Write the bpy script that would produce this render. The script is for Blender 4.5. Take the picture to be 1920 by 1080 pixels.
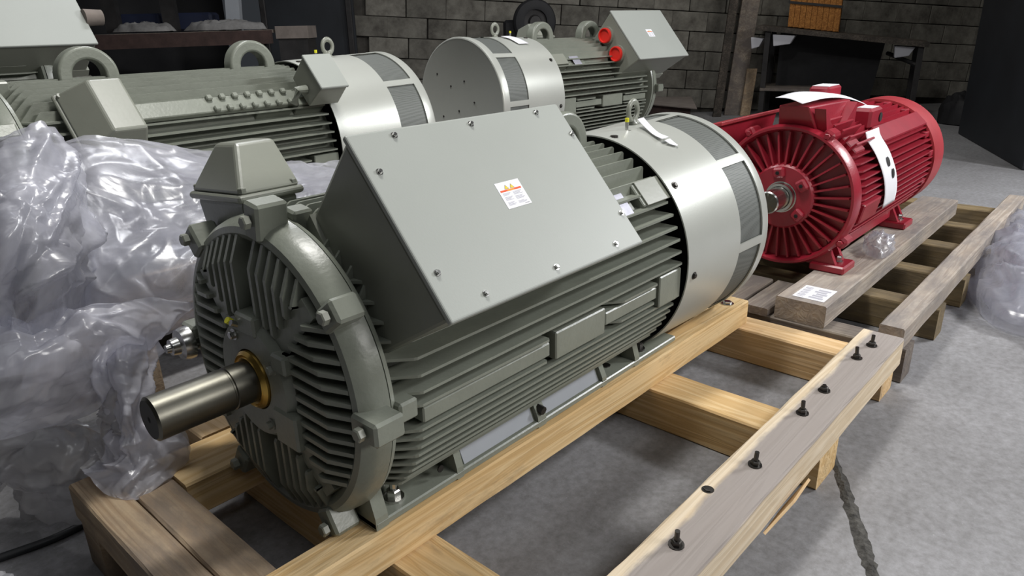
import bpy, bmesh, math, random
from mathutils import Vector, Matrix, noise
R_ = random.Random(7)
PI = math.pi
S = 0.667                      # working units -> metres (applied once to everything at the end)
sc = bpy.context.scene
for o in list(bpy.data.objects): bpy.data.objects.remove(o)
C = sc.collection

# ------------------------------------------------------------------ camera
cam = bpy.data.cameras.new('camera'); co = bpy.data.objects.new('camera', cam); C.objects.link(co)
cam.sensor_fit = 'HORIZONTAL'; cam.sensor_width = 36.0; cam.lens = 36.0*1340.0/1920.0
cam.clip_start = 0.02; cam.clip_end = 200
YAW, PITCH, ROLL = 0.7351, 0.357, 0.0207
fw = Vector((math.cos(YAW)*math.cos(PITCH), math.sin(YAW)*math.cos(PITCH), -math.sin(PITCH)))
rt = Vector((math.sin(YAW), -math.cos(YAW), 0)); dn = fw.cross(rt)
r2 = rt*math.cos(ROLL)+dn*math.sin(ROLL); d2 = -rt*math.sin(ROLL)+dn*math.cos(ROLL)
m = Matrix((( r2.x, -d2.x, -fw.x, 0), (r2.y, -d2.y, -fw.y, 0), (r2.z, -d2.z, -fw.z, 0), (0, 0, 0, 1)))
co.matrix_world = Matrix.Translation((0, 0, 1.5*S)) @ m
sc.camera = co
# ------------------------------------------------------------------ world, exposure, lamps
w = bpy.data.worlds.new('world'); sc.world = w; w.use_nodes = True
w.node_tree.nodes['Background'].inputs[0].default_value = (0.5, 0.55, 0.62, 1)
w.node_tree.nodes['Background'].inputs[1].default_value = 0.05
sc.view_settings.view_transform = 'Standard'
sc.view_settings.look = 'None'; sc.view_settings.exposure = 0.0; sc.view_settings.gamma = 1.0
sc.view_settings.use_curve_mapping = False
def lamp(name, loc, aim, size, power, col=(1, 1, 1), sy=None):
    l = bpy.data.lights.new(name, 'AREA'); l.energy = power; l.color = col
    l.shape = 'RECTANGLE'; l.size = size*S; l.size_y = (sy or size)*S
    o = bpy.data.objects.new(name, l); C.objects.link(o); o.location = Vector(loc)*S
    o.rotation_euler = (Vector(aim)-Vector(loc)).to_track_quat('-Z', 'Y').to_euler()
    o['lampdone'] = 1
    return o
lamp('ceiling_lamp_over_motors', (1.9, 2.1, 5.3), (1.7, 1.8, 0), 0.9, 64, (1.0, 0.98, 0.94), 0.5)
lamp('ceiling_lamp_right', (7.6, -2.0, 4.0), (2.2, 1.3, 0.4), 1.4, 135, (0.97, 0.98, 1.0), 0.7)
lamp('ceiling_lamp_rear', (3.2, 5.6, 5.3), (3.2, 4.0, 0), 1.4, 40, (0.96, 0.97, 1.0), 0.5)
lamp('ceiling_lamp_near', (3.4, -5.2, 3.9), (1.9, 1.0, 0.3), 3.0, 105, (1.0, 0.98, 0.95), 0.9)
lamp('far_wall_fill', (9.0, 3.2, 5.6), (12.0, 4.0, 1.4), 1.2, 24, (1.0, 0.98, 0.92), 0.6)  # fill light added to brighten the back wall
lamp('ambient_fill', (0.5, -3.5, 6.3), (0.5, -3.5, 0), 7.0, 42, (0.96, 0.98, 1.0), 1.0)  # unseen area light added as soft fill from the near side
lamp('ambient_fill', (2.0, 2.6, 6.3), (2.0, 2.6, 0), 8.0, 26, (0.96, 0.98, 1.0), 2.0)  # added overhead fill that lifts the ambient level, no real fitting

# ------------------------------------------------------------------ materials
def mat(name, col, rough=0.5, metal=0.0, coat=0.0, var=0.0, vscale=6.0, bump=0.0, bscale=60.0, spec=0.5, var2=None):
    mt = bpy.data.materials.new(name); mt.use_nodes = True; nt = mt.node_tree
    b = nt.nodes['Principled BSDF']
    b.inputs['Roughness'].default_value = rough; b.inputs['Metallic'].default_value = metal
    b.inputs['Specular IOR Level'].default_value = spec; b.inputs['Coat Weight'].default_value = coat
    b.inputs['Coat Roughness'].default_value = 0.25
    b.inputs['Base Color'].default_value = (*col, 1)
    tc = nt.nodes.new('ShaderNodeTexCoord')
    if var:
        n = nt.nodes.new('ShaderNodeTexNoise'); n.inputs['Scale'].default_value = vscale; n.inputs['Detail'].default_value = 6; n.inputs['Roughness'].default_value = 0.65
        nt.links.new(tc.outputs['Object'], n.inputs['Vector'])
        rp = nt.nodes.new('ShaderNodeValToRGB'); rp.color_ramp.elements[0].position = 0.32; rp.color_ramp.elements[1].position = 0.68
        c2 = var2 or tuple(c*(1-var) for c in col)
        rp.color_ramp.elements[0].color = (*c2, 1); rp.color_ramp.elements[1].color = (*[min(1, c*(1+var*0.35)) for c in col], 1)
        nt.links.new(n.outputs['Fac'], rp.inputs[0]); nt.links.new(rp.outputs[0], b.inputs['Base Color'])
    if bump:
        n2 = nt.nodes.new('ShaderNodeTexNoise'); n2.inputs['Scale'].default_value = bscale; n2.inputs['Detail'].default_value = 4
        nt.links.new(tc.outputs['Object'], n2.inputs['Vector'])
        bp = nt.nodes.new('ShaderNodeBump'); bp.inputs['Strength'].default_value = bump; bp.inputs['Distance'].default_value = 0.004
        nt.links.new(n2.outputs['Fac'], bp.inputs['Height']); nt.links.new(bp.outputs[0], b.inputs['Normal'])
    return mt
def wood(name, c1, c2, dirt=None, dirt_amt=0.5, seed=0.0, rough=0.75, strip=False):
    mt = bpy.data.materials.new(name); mt.use_nodes = True; nt = mt.node_tree; b = nt.nodes['Principled BSDF']; b.inputs['Roughness'].default_value = rough
    b.inputs['Specular IOR Level'].default_value = 0.25
    tc = nt.nodes.new('ShaderNodeTexCoord'); oi = nt.nodes.new('ShaderNodeObjectInfo')
    ad = nt.nodes.new('ShaderNodeVectorMath'); ad.operation = 'ADD'
    mul = nt.nodes.new('ShaderNodeMath'); mul.operation = 'MULTIPLY'; mul.inputs[1].default_value = 37.0
    nt.links.new(oi.outputs['Random'], mul.inputs[0]); nt.links.new(tc.outputs['Object'], ad.inputs[0]); nt.links.new(mul.outputs[0], ad.inputs[1])
    mp = nt.nodes.new('ShaderNodeMapping'); mp.inputs['Scale'].default_value = (0.7, 14.0, 14.0); mp.inputs['Location'].default_value = (seed, seed*2, 0)
    nt.links.new(ad.outputs[0], mp.inputs['Vector'])
    n = nt.nodes.new('ShaderNodeTexNoise'); n.inputs['Scale'].default_value = 2.2; n.inputs['Detail'].default_value = 3; n.inputs['Distortion'].default_value = 0.6
    nt.links.new(mp.outputs[0], n.inputs['Vector'])
    wv = nt.nodes.new('ShaderNodeMath'); wv.operation = 'MULTIPLY'; wv.inputs[1].default_value = 9.0
    fr = nt.nodes.new('ShaderNodeMath'); fr.operation = 'PINGPONG'; fr.inputs[1].default_value = 1.0
    nt.links.new(n.outputs['Fac'], wv.inputs[0]); nt.links.new(wv.outputs[0], fr.inputs[0])
    rp = nt.nodes.new('ShaderNodeValToRGB'); rp.color_ramp.elements[0].color = (*c1, 1); rp.color_ramp.elements[1].color = (*c2, 1)
    rp.color_ramp.elements[0].position = 0.15; rp.color_ramp.elements[1].position = 0.95
    nt.links.new(fr.outputs[0], rp.inputs[0]); out = rp.outputs[0]
    if dirt:
        n2 = nt.nodes.new('ShaderNodeTexNoise'); n2.inputs['Scale'].default_value = 3.5; n2.inputs['Detail'].default_value = 8; n2.inputs['Roughness'].default_value = 0.7
        mp2 = nt.nodes.new('ShaderNodeMapping'); mp2.inputs['Scale'].default_value = (0.8, 2.2, 2.2); mp2.inputs['Location'].default_value = (seed+3, 1, 0)
        nt.links.new(ad.outputs[0], mp2.inputs['Vector']); nt.links.new(mp2.outputs[0], n2.inputs['Vector'])
        r3 = nt.nodes.new('ShaderNodeValToRGB'); r3.color_ramp.elements[0].position = 0.62-dirt_amt*0.45; r3.color_ramp.elements[1].position = 0.80-dirt_amt*0.35
        r3.color_ramp.elements[0].color = (0, 0, 0, 1); r3.color_ramp.elements[1].color = (1, 1, 1, 1)
        nt.links.new(n2.outputs['Fac'], r3.inputs[0])
        mx = nt.nodes.new('ShaderNodeMix'); mx.data_type = 'RGBA'; fac = r3.outputs[0]
        if strip:      # grey stain covers the top except a clean strip along one edge, its border broken up by noise
            sx = nt.nodes.new('ShaderNodeSeparateXYZ'); nt.links.new(tc.outputs['Object'], sx.inputs[0])
            w1 = nt.nodes.new('ShaderNodeMath'); w1.operation = 'MULTIPLY_ADD'; w1.inputs[1].default_value = -0.055; nt.links.new(n2.outputs['Fac'], w1.inputs[0]); nt.links.new(sx.outputs['Y'], w1.inputs[2])
            m1 = nt.nodes.new('ShaderNodeMapRange'); m1.inputs[1].default_value = 0.004; m1.inputs[2].default_value = -0.008; nt.links.new(w1.outputs[0], m1.inputs[0])
            m2_ = nt.nodes.new('ShaderNodeMapRange'); m2_.inputs[1].default_value = 0.030; m2_.inputs[2].default_value = 0.037; nt.links.new(sx.outputs['Z'], m2_.inputs[0])
            mm = nt.nodes.new('ShaderNodeMath'); mm.operation = 'MULTIPLY'; nt.links.new(m1.outputs[0], mm.inputs[0]); nt.links.new(m2_.outputs[0], mm.inputs[1])
            m3_ = nt.nodes.new('ShaderNodeMath'); m3_.operation = 'MULTIPLY'; m3_.inputs[1].default_value = 0.9; nt.links.new(mm.outputs[0], m3_.inputs[0]); fac = m3_.outputs[0]
        nt.links.new(fac, mx.inputs[0]); nt.links.new(out, mx.inputs[6]); mx.inputs[7].default_value = (*dirt, 1); out = mx.outputs[2]
    nt.links.new(out, b.inputs['Base Color'])
    bp = nt.nodes.new('ShaderNodeBump'); bp.inputs['Strength'].default_value = 0.25; bp.inputs['Distance'].default_value = 0.003
    nt.links.new(fr.outputs[0], bp.inputs['Height']); nt.links.new(bp.outputs[0], b.inputs['Normal'])
    return mt
PAINT = mat('grey_green_paint', (0.24, 0.25, 0.21), 0.36, 0.0, 0.15, 0.06, 8, 0.05, 90)
CAST = mat('grey_green_cast_paint', (0.222, 0.238, 0.198), 0.36, 0.0, 0.15, 0.10, 14, 0.14, 110)
LITPAINT = mat('lit_lid_paint', (0.352, 0.372, 0.345), 0.5, 0.0, 0.0, 0.04, 3, 0.04, 300)  # same paint as the box, its colour lightened for light on the lid
COVER = mat('cover_paint', (0.50, 0.515, 0.475), 0.36, 0.25, 0.1, 0.05, 3, 0.03, 200)
STEEL = mat('shaft_steel', (0.15, 0.145, 0.122), 0.40, 1.0, 0, 0.2, 9, 0.05, 80)
DARKSTEEL = mat('dark_shaft_end', (0.06, 0.06, 0.06), 0.6, 0.4)
CHROME = mat('zinc_plated_steel', (0.62, 0.62, 0.60), 0.25, 1.0)
BOLTM = mat('dark_bolt_steel', (0.08, 0.075, 0.07), 0.4, 0.9)
BRASS = mat('brass_coloured_seal', (0.55, 0.36, 0.09), 0.3, 0.9)
BLACK = mat('black_interior', (0.008, 0.008, 0.008), 0.8)
WHITEP = mat('white_paper', (0.82, 0.82, 0.86), 0.6)
NAMEPL = mat('brushed_nameplate', (0.42, 0.42, 0.48), 0.5, 0.4, 0, 0.15, 40)
YELLOW = mat('yellow_plastic', (0.75, 0.72, 0.03), 0.4)
YELL2 = mat('warning_yellow', (0.85, 0.62, 0.03), 0.5)
REDP = mat('warning_red_orange', (0.75, 0.10, 0.02), 0.5)
GREYTXT = mat('grey_print', (0.45, 0.45, 0.5), 0.6)
DARKTXT = mat('dark_print', (0.12, 0.12, 0.13), 0.6)
REDPAINT = mat('red_motor_paint', (0.33, 0.016, 0.033), 0.36, 0.0, 0.35, 0.15, 10, 0.14, 110)
REDCOVER = mat('red_cowl_paint', (0.40, 0.035, 0.045), 0.5, 0, 0.1, 0.2, 6, 0.15, 110)
REDPLUG = mat('red_plastic_plug', (0.80, 0.03, 0.02), 0.4)
BLUEGREY = mat('blue_grey_panel', (0.33, 0.35, 0.38), 0.4, 0, 0.1, 0.06, 8)
DARKMETAL = mat('dark_bench_steel', (0.035, 0.033, 0.033), 0.55, 0.3, 0, 0.4, 8)
DARKDOOR = mat('dark_blue_door_paint', (0.016, 0.019, 0.024), 0.6, 0, 0, 0.3, 3)
DARKWALL = mat('dark_wall_paint', (0.02, 0.02, 0.022), 0.9, 0, 0, 0.4, 2)
RUBBER = mat('black_rubber', (0.012, 0.012, 0.014), 0.7, 0, 0, 0.4, 12)
RUST = mat('rust_brown_beam', (0.06, 0.035, 0.03), 0.8, 0.1, 0, 0.4, 12)
DUST = mat('grey_dusty_cloth', (0.22, 0.215, 0.21), 0.95, 0, 0, 0.3, 14, 0.4, 60)
CABLE = mat('black_cable', (0.015, 0.016, 0.018), 0.5)
PALEPLAST = mat('white_plastic', (0.75, 0.75, 0.78), 0.5)
CARD = mat('grey_cardboard', (0.20, 0.17, 0.15), 0.9, 0, 0, 0.25, 10)
MORTAR = mat('old_mortar', (0.075, 0.069, 0.060), 0.95, 0, 0, 0.4, 9)
WBRACK = mat('pale_plastic_tray', (0.62, 0.62, 0.66), 0.6)
WOODL = wood('pale_pine', (0.60, 0.40, 0.20), (0.72, 0.52, 0.30), (0.30, 0.22, 0.14), 0.15, 1)
WOODB = wood('golden_pine', (0.60, 0.40, 0.185), (0.72, 0.53, 0.29), (0.30, 0.21, 0.12), 0.14, 4)
WOODD = wood('dirty_pine', (0.58, 0.47, 0.34), (0.68, 0.57, 0.44), (0.285, 0.255, 0.24), 0.66, 9)
WOODT = wood('pine_with_grey_stained_top', (0.62, 0.50, 0.35), (0.72, 0.61, 0.46), (0.29, 0.262, 0.255), 0.5, 9, strip=True)
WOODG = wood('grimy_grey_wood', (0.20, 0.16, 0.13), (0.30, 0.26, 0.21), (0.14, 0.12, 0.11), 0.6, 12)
WOODR = wood('weathered_brown_wood', (0.34, 0.24, 0.15), (0.46, 0.35, 0.23), (0.21, 0.165, 0.125), 0.5, 15)
WOODO = wood('orange_varnished_wood', (0.30, 0.12, 0.03), (0.48, 0.21, 0.055), None, 0, 20)
WOODP = wood('weathered_beige_plank', (0.36, 0.30, 0.245), (0.48, 0.42, 0.355), (0.24, 0.215, 0.20), 0.5, 25)
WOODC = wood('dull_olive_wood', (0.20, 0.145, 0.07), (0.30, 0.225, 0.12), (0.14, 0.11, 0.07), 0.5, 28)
WOODK = wood('dark_old_timber', (0.06, 0.05, 0.042), (0.12, 0.10, 0.082), (0.04, 0.035, 0.03), 0.5, 22)

def mesh_mat():
    mt = bpy.data.materials.new('perforated_vent_mesh'); mt.use_nodes = True; nt = mt.node_tree; b = nt.nodes['Principled BSDF']
    b.inputs['Roughness'].default_value = 0.6; b.inputs['Metallic'].default_value = 0.2
    tc = nt.nodes.new('ShaderNodeTexCoord')
    vo = nt.nodes.new('ShaderNodeTexVoronoi'); vo.inputs['Scale'].default_value = 260; vo.inputs['Randomness'].default_value = 0.0
    nt.links.new(tc.outputs['Object'], vo.inputs['Vector'])
    rp = nt.nodes.new('ShaderNodeValToRGB'); rp.color_ramp.elements[0].position = 0.30; rp.color_ramp.elements[1].position = 0.42
    rp.color_ramp.elements[0].color = (0.07, 0.075, 0.068, 1); rp.color_ramp.elements[1].color = (0.145, 0.155, 0.145, 1)
    nt.links.new(vo.outputs['Distance'], rp.inputs[0]); nt.links.new(rp.outputs[0], b.inputs['Base Color'])
    return mt
VENT = mesh_mat()
def film_mat(name, tint, dens):
    mt = bpy.data.materials.new(name); mt.use_nodes = True; nt = mt.node_tree; nt.nodes.clear()
    out = nt.nodes.new('ShaderNodeOutputMaterial'); tr = nt.nodes.new('ShaderNodeBsdfTransparent'); tr.inputs[0].default_value = (0.93, 0.94, 0.97, 1)
    df = nt.nodes.new('ShaderNodeBsdfDiffuse'); df.inputs[0].default_value = (*tint, 1)
    tl = nt.nodes.new('ShaderNodeBsdfTranslucent'); tl.inputs[0].default_value = (*tint, 1)
    gl = nt.nodes.new('ShaderNodeBsdfGlossy'); gl.inputs[0].default_value = (1, 1, 1, 1); gl.inputs['Roughness'].default_value = 0.26
    m1 = nt.nodes.new('ShaderNodeMixShader'); m1.inputs[0].default_value = 0.4
    nt.links.new(df.outputs[0], m1.inputs[1]); nt.links.new(tl.outputs[0], m1.inputs[2])
    tc = nt.nodes.new('ShaderNodeTexCoord')
    n = nt.nodes.new('ShaderNodeTexNoise'); n.inputs['Scale'].default_value = 5; n.inputs['Detail'].default_value = 7; n.inputs['Distortion'].default_value = 1.5
    nt.links.new(tc.outputs['Object'], n.inputs['Vector'])
    mr = nt.nodes.new('ShaderNodeMapRange'); mr.inputs[1].default_value = 0.35; mr.inputs[2].default_value = 0.65; mr.inputs[3].default_value = max(0, dens-0.25); mr.inputs[4].default_value = min(1, dens+0.2)
    nt.links.new(n.outputs['Fac'], mr.inputs[0])
    m2 = nt.nodes.new('ShaderNodeMixShader'); nt.links.new(mr.outputs[0], m2.inputs[0]); nt.links.new(tr.outputs[0], m2.inputs[1]); nt.links.new(m1.outputs[0], m2.inputs[2])
    lw = nt.nodes.new('ShaderNodeLayerWeight'); lw.inputs[0].default_value = 0.5
    pw = nt.nodes.new('ShaderNodeMath'); pw.operation = 'POWER'; pw.inputs[1].default_value = 4.0; nt.links.new(lw.outputs['Facing'], pw.inputs[0])
    ml = nt.nodes.new('ShaderNodeMath'); ml.operation = 'MULTIPLY'; ml.inputs[1].default_value = 0.35; nt.links.new(pw.outputs[0], ml.inputs[0])
    ad = nt.nodes.new('ShaderNodeMath'); ad.operation = 'ADD'; ad.inputs[1].default_value = 0.05; nt.links.new(ml.outputs[0], ad.inputs[0])
    m3 = nt.nodes.new('ShaderNodeMixShader'); nt.links.new(ad.outputs[0], m3.inputs[0]); nt.links.new(m2.outputs[0], m3.inputs[1]); nt.links.new(gl.outputs[0], m3.inputs[2])
    # fine wrinkle relief
    n3 = nt.nodes.new('ShaderNodeTexNoise'); n3.inputs['Scale'].default_value = 7; n3.inputs['Detail'].default_value = 3; n3.inputs['Distortion'].default_value = 2.0
    nt.links.new(tc.outputs['Object'], n3.inputs['Vector'])
    bp = nt.nodes.new('ShaderNodeBump'); bp.inputs['Strength'].default_value = 0.25; bp.inputs['Distance'].default_value = 0.010
    nt.links.new(n3.outputs['Fac'], bp.inputs['Height'])
    for s in (gl, df): nt.links.new(bp.outputs[0], s.inputs['Normal'])
    nt.links.new(m3.outputs[0], out.inputs[0]); return mt
FILM = film_mat('milky_plastic_film', (0.60, 0.60, 0.66), 0.52)
FILM2 = film_mat('bright_plastic_film', (0.80, 0.80, 0.88), 0.62)
FILMG = film_mat('dusty_plastic_film', (0.50, 0.49, 0.50), 0.75)
FILMC = film_mat('clear_bag_film', (0.7, 0.7, 0.75), 0.25)

def floor_mat():
    mt = bpy.data.materials.new('worn_concrete'); mt.use_nodes = True; nt = mt.node_tree; b = nt.nodes['Principled BSDF']; b.inputs['Roughness'].default_value = 0.75
    b.inputs['Specular IOR Level'].default_value = 0.3
    tc = nt.nodes.new('ShaderNodeTexCoord')
    def nz(scale, det, dist=0.0):
        n = nt.nodes.new('ShaderNodeTexNoise'); n.inputs['Scale'].default_value = scale; n.inputs['Detail'].default_value = det; n.inputs['Roughness'].default_value = 0.68; n.inputs['Distortion'].default_value = dist
        nt.links.new(tc.outputs['Object'], n.inputs['Vector']); return n
    a = nz(1.3, 11, 0.1); bb = nz(48, 8); c = nz(130, 3)
    r1 = nt.nodes.new('ShaderNodeValToRGB'); r1.color_ramp.elements[0].position = 0.35; r1.color_ramp.elements[1].position = 0.66
    r1.color_ramp.elements[0].color = (0.215, 0.212, 0.215, 1); r1.color_ramp.elements[1].color = (0.33, 0.33, 0.34, 1)
    nt.links.new(a.outputs['Fac'], r1.inputs[0])
    r2 = nt.nodes.new('ShaderNodeValToRGB'); r2.color_ramp.elements[0].position = 0.3; r2.color_ramp.elements[1].position = 0.72
    r2.color_ramp.elements[0].color = (0.70, 0.69, 0.68, 1); r2.color_ramp.elements[1].color = (1.15, 1.15, 1.17, 1)
    nt.links.new(bb.outputs['Fac'], r2.inputs[0])
    mx = nt.nodes.new('ShaderNodeMix'); mx.data_type = 'RGBA'; mx.blend_type = 'MULTIPLY'; mx.inputs[0].default_value = 1
    nt.links.new(r1.outputs[0], mx.inputs[6]); nt.links.new(r2.outputs[0], mx.inputs[7])
    r3 = nt.nodes.new('ShaderNodeValToRGB'); r3.color_ramp.elements[0].position = 0.66; r3.color_ramp.elements[1].position = 0.74
    r3.color_ramp.elements[0].color = (0, 0, 0, 1); r3.color_ramp.elements[1].color = (0.5, 0.5, 0.5, 1)
    nt.links.new(c.outputs['Fac'], r3.inputs[0])
    m2 = nt.nodes.new('ShaderNodeMix'); m2.data_type = 'RGBA'; nt.links.new(r3.outputs[0], m2.inputs[0]); nt.links.new(mx.outputs[2], m2.inputs[6]); m2.inputs[7].default_value = (0.5, 0.5, 0.53, 1)
    nt.links.new(m2.outputs[2], b.inputs['Base Color'])
    bp = nt.nodes.new('ShaderNodeBump'); bp.inputs['Strength'].default_value = 0.3; bp.inputs['Distance'].default_value = 0.004
    nt.links.new(bb.outputs['Fac'], bp.inputs['Height']); nt.links.new(bp.outputs[0], b.inputs['Normal'])
    return mt
def block_mat():
    mt = bpy.data.materials.new('old_concrete_block'); mt.use_nodes = True; nt = mt.node_tree; b = nt.nodes['Principled BSDF']; b.inputs['Roughness'].default_value = 0.92
    b.inputs['Specular IOR Level'].default_value = 0.2
    tc = nt.nodes.new('ShaderNodeTexCoord'); oi = nt.nodes.new('ShaderNodeObjectInfo')
    n = nt.nodes.new('ShaderNodeTexNoise'); n.inputs['Scale'].default_value = 5; n.inputs['Detail'].default_value = 8; n.inputs['Roughness'].default_value = 0.7
    ad = nt.nodes.new('ShaderNodeVectorMath'); ad.operation = 'ADD'
    nt.links.new(tc.outputs['Object'], ad.inputs[0]); nt.links.new(oi.outputs['Location'], ad.inputs[1]); nt.links.new(ad.outputs[0], n.inputs['Vector'])
    rp = nt.nodes.new('ShaderNodeValToRGB'); rp.color_ramp.elements[0].position = 0.33; rp.color_ramp.elements[1].position = 0.68
    rp.color_ramp.elements[0].color = (0.085, 0.078, 0.068, 1); rp.color_ramp.elements[1].color = (0.235, 0.225, 0.195, 1)
    nt.links.new(n.outputs['Fac'], rp.inputs[0])
    hs = nt.nodes.new('ShaderNodeHueSaturation'); mr = nt.nodes.new('ShaderNodeMapRange'); mr.inputs[3].default_value = 0.75; mr.inputs[4].default_value = 1.2
    nt.links.new(oi.outputs['Random'], mr.inputs[0]); nt.links.new(mr.outputs[0], hs.inputs['Value']); nt.links.new(rp.outputs[0], hs.inputs['Color']); nt.links.new(hs.outputs[0], b.inputs['Base Color'])
    bp = nt.nodes.new('ShaderNodeBump'); bp.inputs['Strength'].default_value = 0.6; bp.inputs['Distance'].default_value = 0.01
    nt.links.new(n.outputs['Fac'], bp.inputs['Height']); nt.links.new(bp.outputs[0], b.inputs['Normal'])
    return mt
FLOORM = floor_mat(); BLOCKM = block_mat()

# ------------------------------------------------------------------ mesh helpers
class MB:
    def __init__(s): s.v = []; s.f = []; s.mi = []; s.k = 0
    def add(s, vs, fs):
        n = len(s.v); s.v += [tuple(v) for v in vs]; s.f += [tuple(i+n for i in f) for f in fs]; s.mi += [s.k]*len(fs); return s
    def box(s, x0, x1, y0, y1, z0, z1, M=None):
        vs = [Vector((x, y, z)) for z in (z0, z1) for x, y in ((x0, y0), (x1, y0), (x1, y1), (x0, y1))]
        if M: vs = [M @ v for v in vs]
        return s.add(vs, [(3, 2, 1, 0), (4, 5, 6, 7), (0, 1, 5, 4), (1, 2, 6, 5), (2, 3, 7, 6), (3, 0, 4, 7)])
    def cbox(s, x0, x1, y0, y1, z0, z1, b=0.006, M=None):   # chamfered box
        cx, cy, cz = (x0+x1)/2, (y0+y1)/2, (z0+z1)/2; hx, hy, hz = abs(x1-x0)/2, abs(y1-y0)/2, abs(z1-z0)/2; b = min(b, hx*.45, hy*.45, hz*.45)
        bm = bmesh.new(); bmesh.ops.create_cube(bm, size=1)
        for v in bm.verts: v.co = Vector((v.co.x*2*hx, v.co.y*2*hy, v.co.z*2*hz))
        bmesh.ops.bevel(bm, geom=bm.edges[:], offset=b, segments=1, affect='EDGES', profile=0.5)
        bm.verts.index_update(); vs = [v.co+Vector((cx, cy, cz)) for v in bm.verts]; fs = [[v.index for v in f.verts] for f in bm.faces]; bm.free()
        if M: vs = [M @ v for v in vs]
        return s.add(vs, fs)
    def hull8(s, a, b):    # a, b: 4 corners each (bottom ring, top ring)
        return s.add(list(a)+list(b), [(3, 2, 1, 0), (4, 5, 6, 7), (0, 1, 5, 4), (1, 2, 6, 5), (2, 3, 7, 6), (3, 0, 4, 7)])
    def prism(s, pts, f0, f1):   # pts: list of 2-D, f0/f1 map a 2-D point to the two caps
        n = len(pts); vs = [f0(p) for p in pts]+[f1(p) for p in pts]
        return s.add(vs, [tuple(range(n-1, -1, -1)), tuple(range(n, 2*n))]+[(i, (i+1) % n, (i+1) % n+n, i+n) for i in range(n)])
    def lathe(s, prof, n=48, axis='x', c=(0, 0, 0), a0=0.0, a1=2*PI, M=None):
        full = abs(a1-a0-2*PI) < 1e-6; cnt = n if full else n+1; vs = []; fs = []
        for i in range(cnt):
            a = a0+(a1-a0)*i/n
            for (x, r) in prof:
                v = {'x': (x, r*math.cos(a), r*math.sin(a)), 'y': (r*math.cos(a), x, r*math.sin(a)), 'z': (r*math.cos(a), r*math.sin(a), x)}[axis]
                v = Vector(v)+Vector(c); vs.append(M @ v if M else v)
        k = len(prof)
        for i in range(n if full else n):
            j = (i+1) % cnt
            for q in range(k-1): fs.append((i*k+q, i*k+q+1, j*k+q+1, j*k+q))
        return s.add(vs, fs)
    def tube(s, pts, r, n=8, cap=True):
        pts = [Vector(p) for p in pts]; rs = r if isinstance(r, (list, tuple)) else [r]*len(pts); vs = []; fs = []
        up = Vector((0, 0, 1))
        for i, p in enumerate(pts):
            d = (pts[min(i+1, len(pts)-1)]-pts[max(i-1, 0)]).normalized()
            u = d.cross(up if abs(d.z) < .9 else Vector((1, 0, 0))).normalized(); w_ = d.cross(u)
            for k in range(n):
                a = 2*PI*k/n; vs.append(p+(u*math.cos(a)+w_*math.sin(a))*rs[i])
        for i in range(len(pts)-1):
            for k in range(n): fs.append((i*n+k, i*n+(k+1) % n, (i+1)*n+(k+1) % n, (i+1)*n+k))
        if cap: fs.append(tuple(range(n-1, -1, -1))); fs.append(tuple(range((len(pts)-1)*n, len(pts)*n)))
        return s.add(vs, fs)
    def build(s, name, mats, parent=None, loc=(0, 0, 0), rot=None, smooth=False, bevel=0, seg=2, fix=True):
        me = bpy.data.meshes.new(name); me.from_pydata(s.v, [], s.f)
        mats = mats if isinstance(mats, (list, tuple)) else [mats]
        for q in mats: me.materials.append(q)
        me.polygons.foreach_set('material_index', s.mi)
        if fix:
            bm = bmesh.new(); bm.from_mesh(me); bmesh.ops.remove_doubles(bm, verts=bm.verts[:], dist=1e-6); bmesh.ops.recalc_face_normals(bm, faces=bm.faces[:]); bm.to_mesh(me); bm.free()
        if smooth:
            me.polygons.foreach_set('use_smooth', [True]*len(me.polygons))
            if smooth != 'all': me.set_sharp_from_angle(angle=math.radians(35))
        o = bpy.data.objects.new(name, me); C.objects.link(o); o.parent = parent; o.location = loc
        if rot: o.rotation_euler = rot
        if bevel:
            md = o.modifiers.new('bevel', 'BEVEL'); md.width = bevel; md.segments = seg; md.limit_method = 'ANGLE'; md.angle_limit = math.radians(35)
        return o
def empty(name, loc=(0, 0, 0), rz=0, parent=None):
    o = bpy.data.objects.new(name, None); C.objects.link(o); o.location = loc; o.rotation_euler = (0, 0, rz); o.parent = parent; o.empty_display_size = 0.1; return o
def tag(o, label, cat, group=None, kind=None):
    o['label'] = label; o['category'] = cat
    if group: o['group'] = group
    if kind: o['kind'] = kind
    return o
def struct(o, label=None):
    o['kind'] = 'structure'
    if label: o['label'] = label
    return o
def link_copy(o, name, parent, M):
    c = o.copy(); C.objects.link(c); c.parent = parent; c.matrix_local = M; return c
def frame(o, z, x=None):    # matrix with local z along given dir
    z = Vector(z).normalized(); x = Vector(x) if x is not None else (Vector((1, 0, 0)) if abs(z.x) < .9 else Vector((0, 1, 0)))
    y = z.cross(x).normalized(); x = y.cross(z).normalized()
    return Matrix(((x.x, y.x, z.x, o[0]), (x.y, y.y, z.y, o[1]), (x.z, y.z, z.z, o[2]), (0, 0, 0, 1)))
def hexbolt(name, matl, parent, o, z, r=0.014, h=0.012, washer=True, stud=0, label=None):
    b = MB(); M = frame(o, z)
    if washer: b.lathe([(0, 0), (0, r*1.45), (h*.25, r*1.45), (h*.25, 0)], 14, 'z', M=M)
    b.lathe([(h*.25, 0), (h*.25, r), (h*.95, r), (h*1.1, r*.8), (h*1.1, 0)], 6, 'z', M=M)
    if stud: b.lathe([(h, 0), (h, r*.5), (h+stud, r*.5), (h+stud, 0)], 8, 'z', M=M)
    ob = b.build(name, matl, parent)
    if label: ob['label'] = label
    return ob
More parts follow.
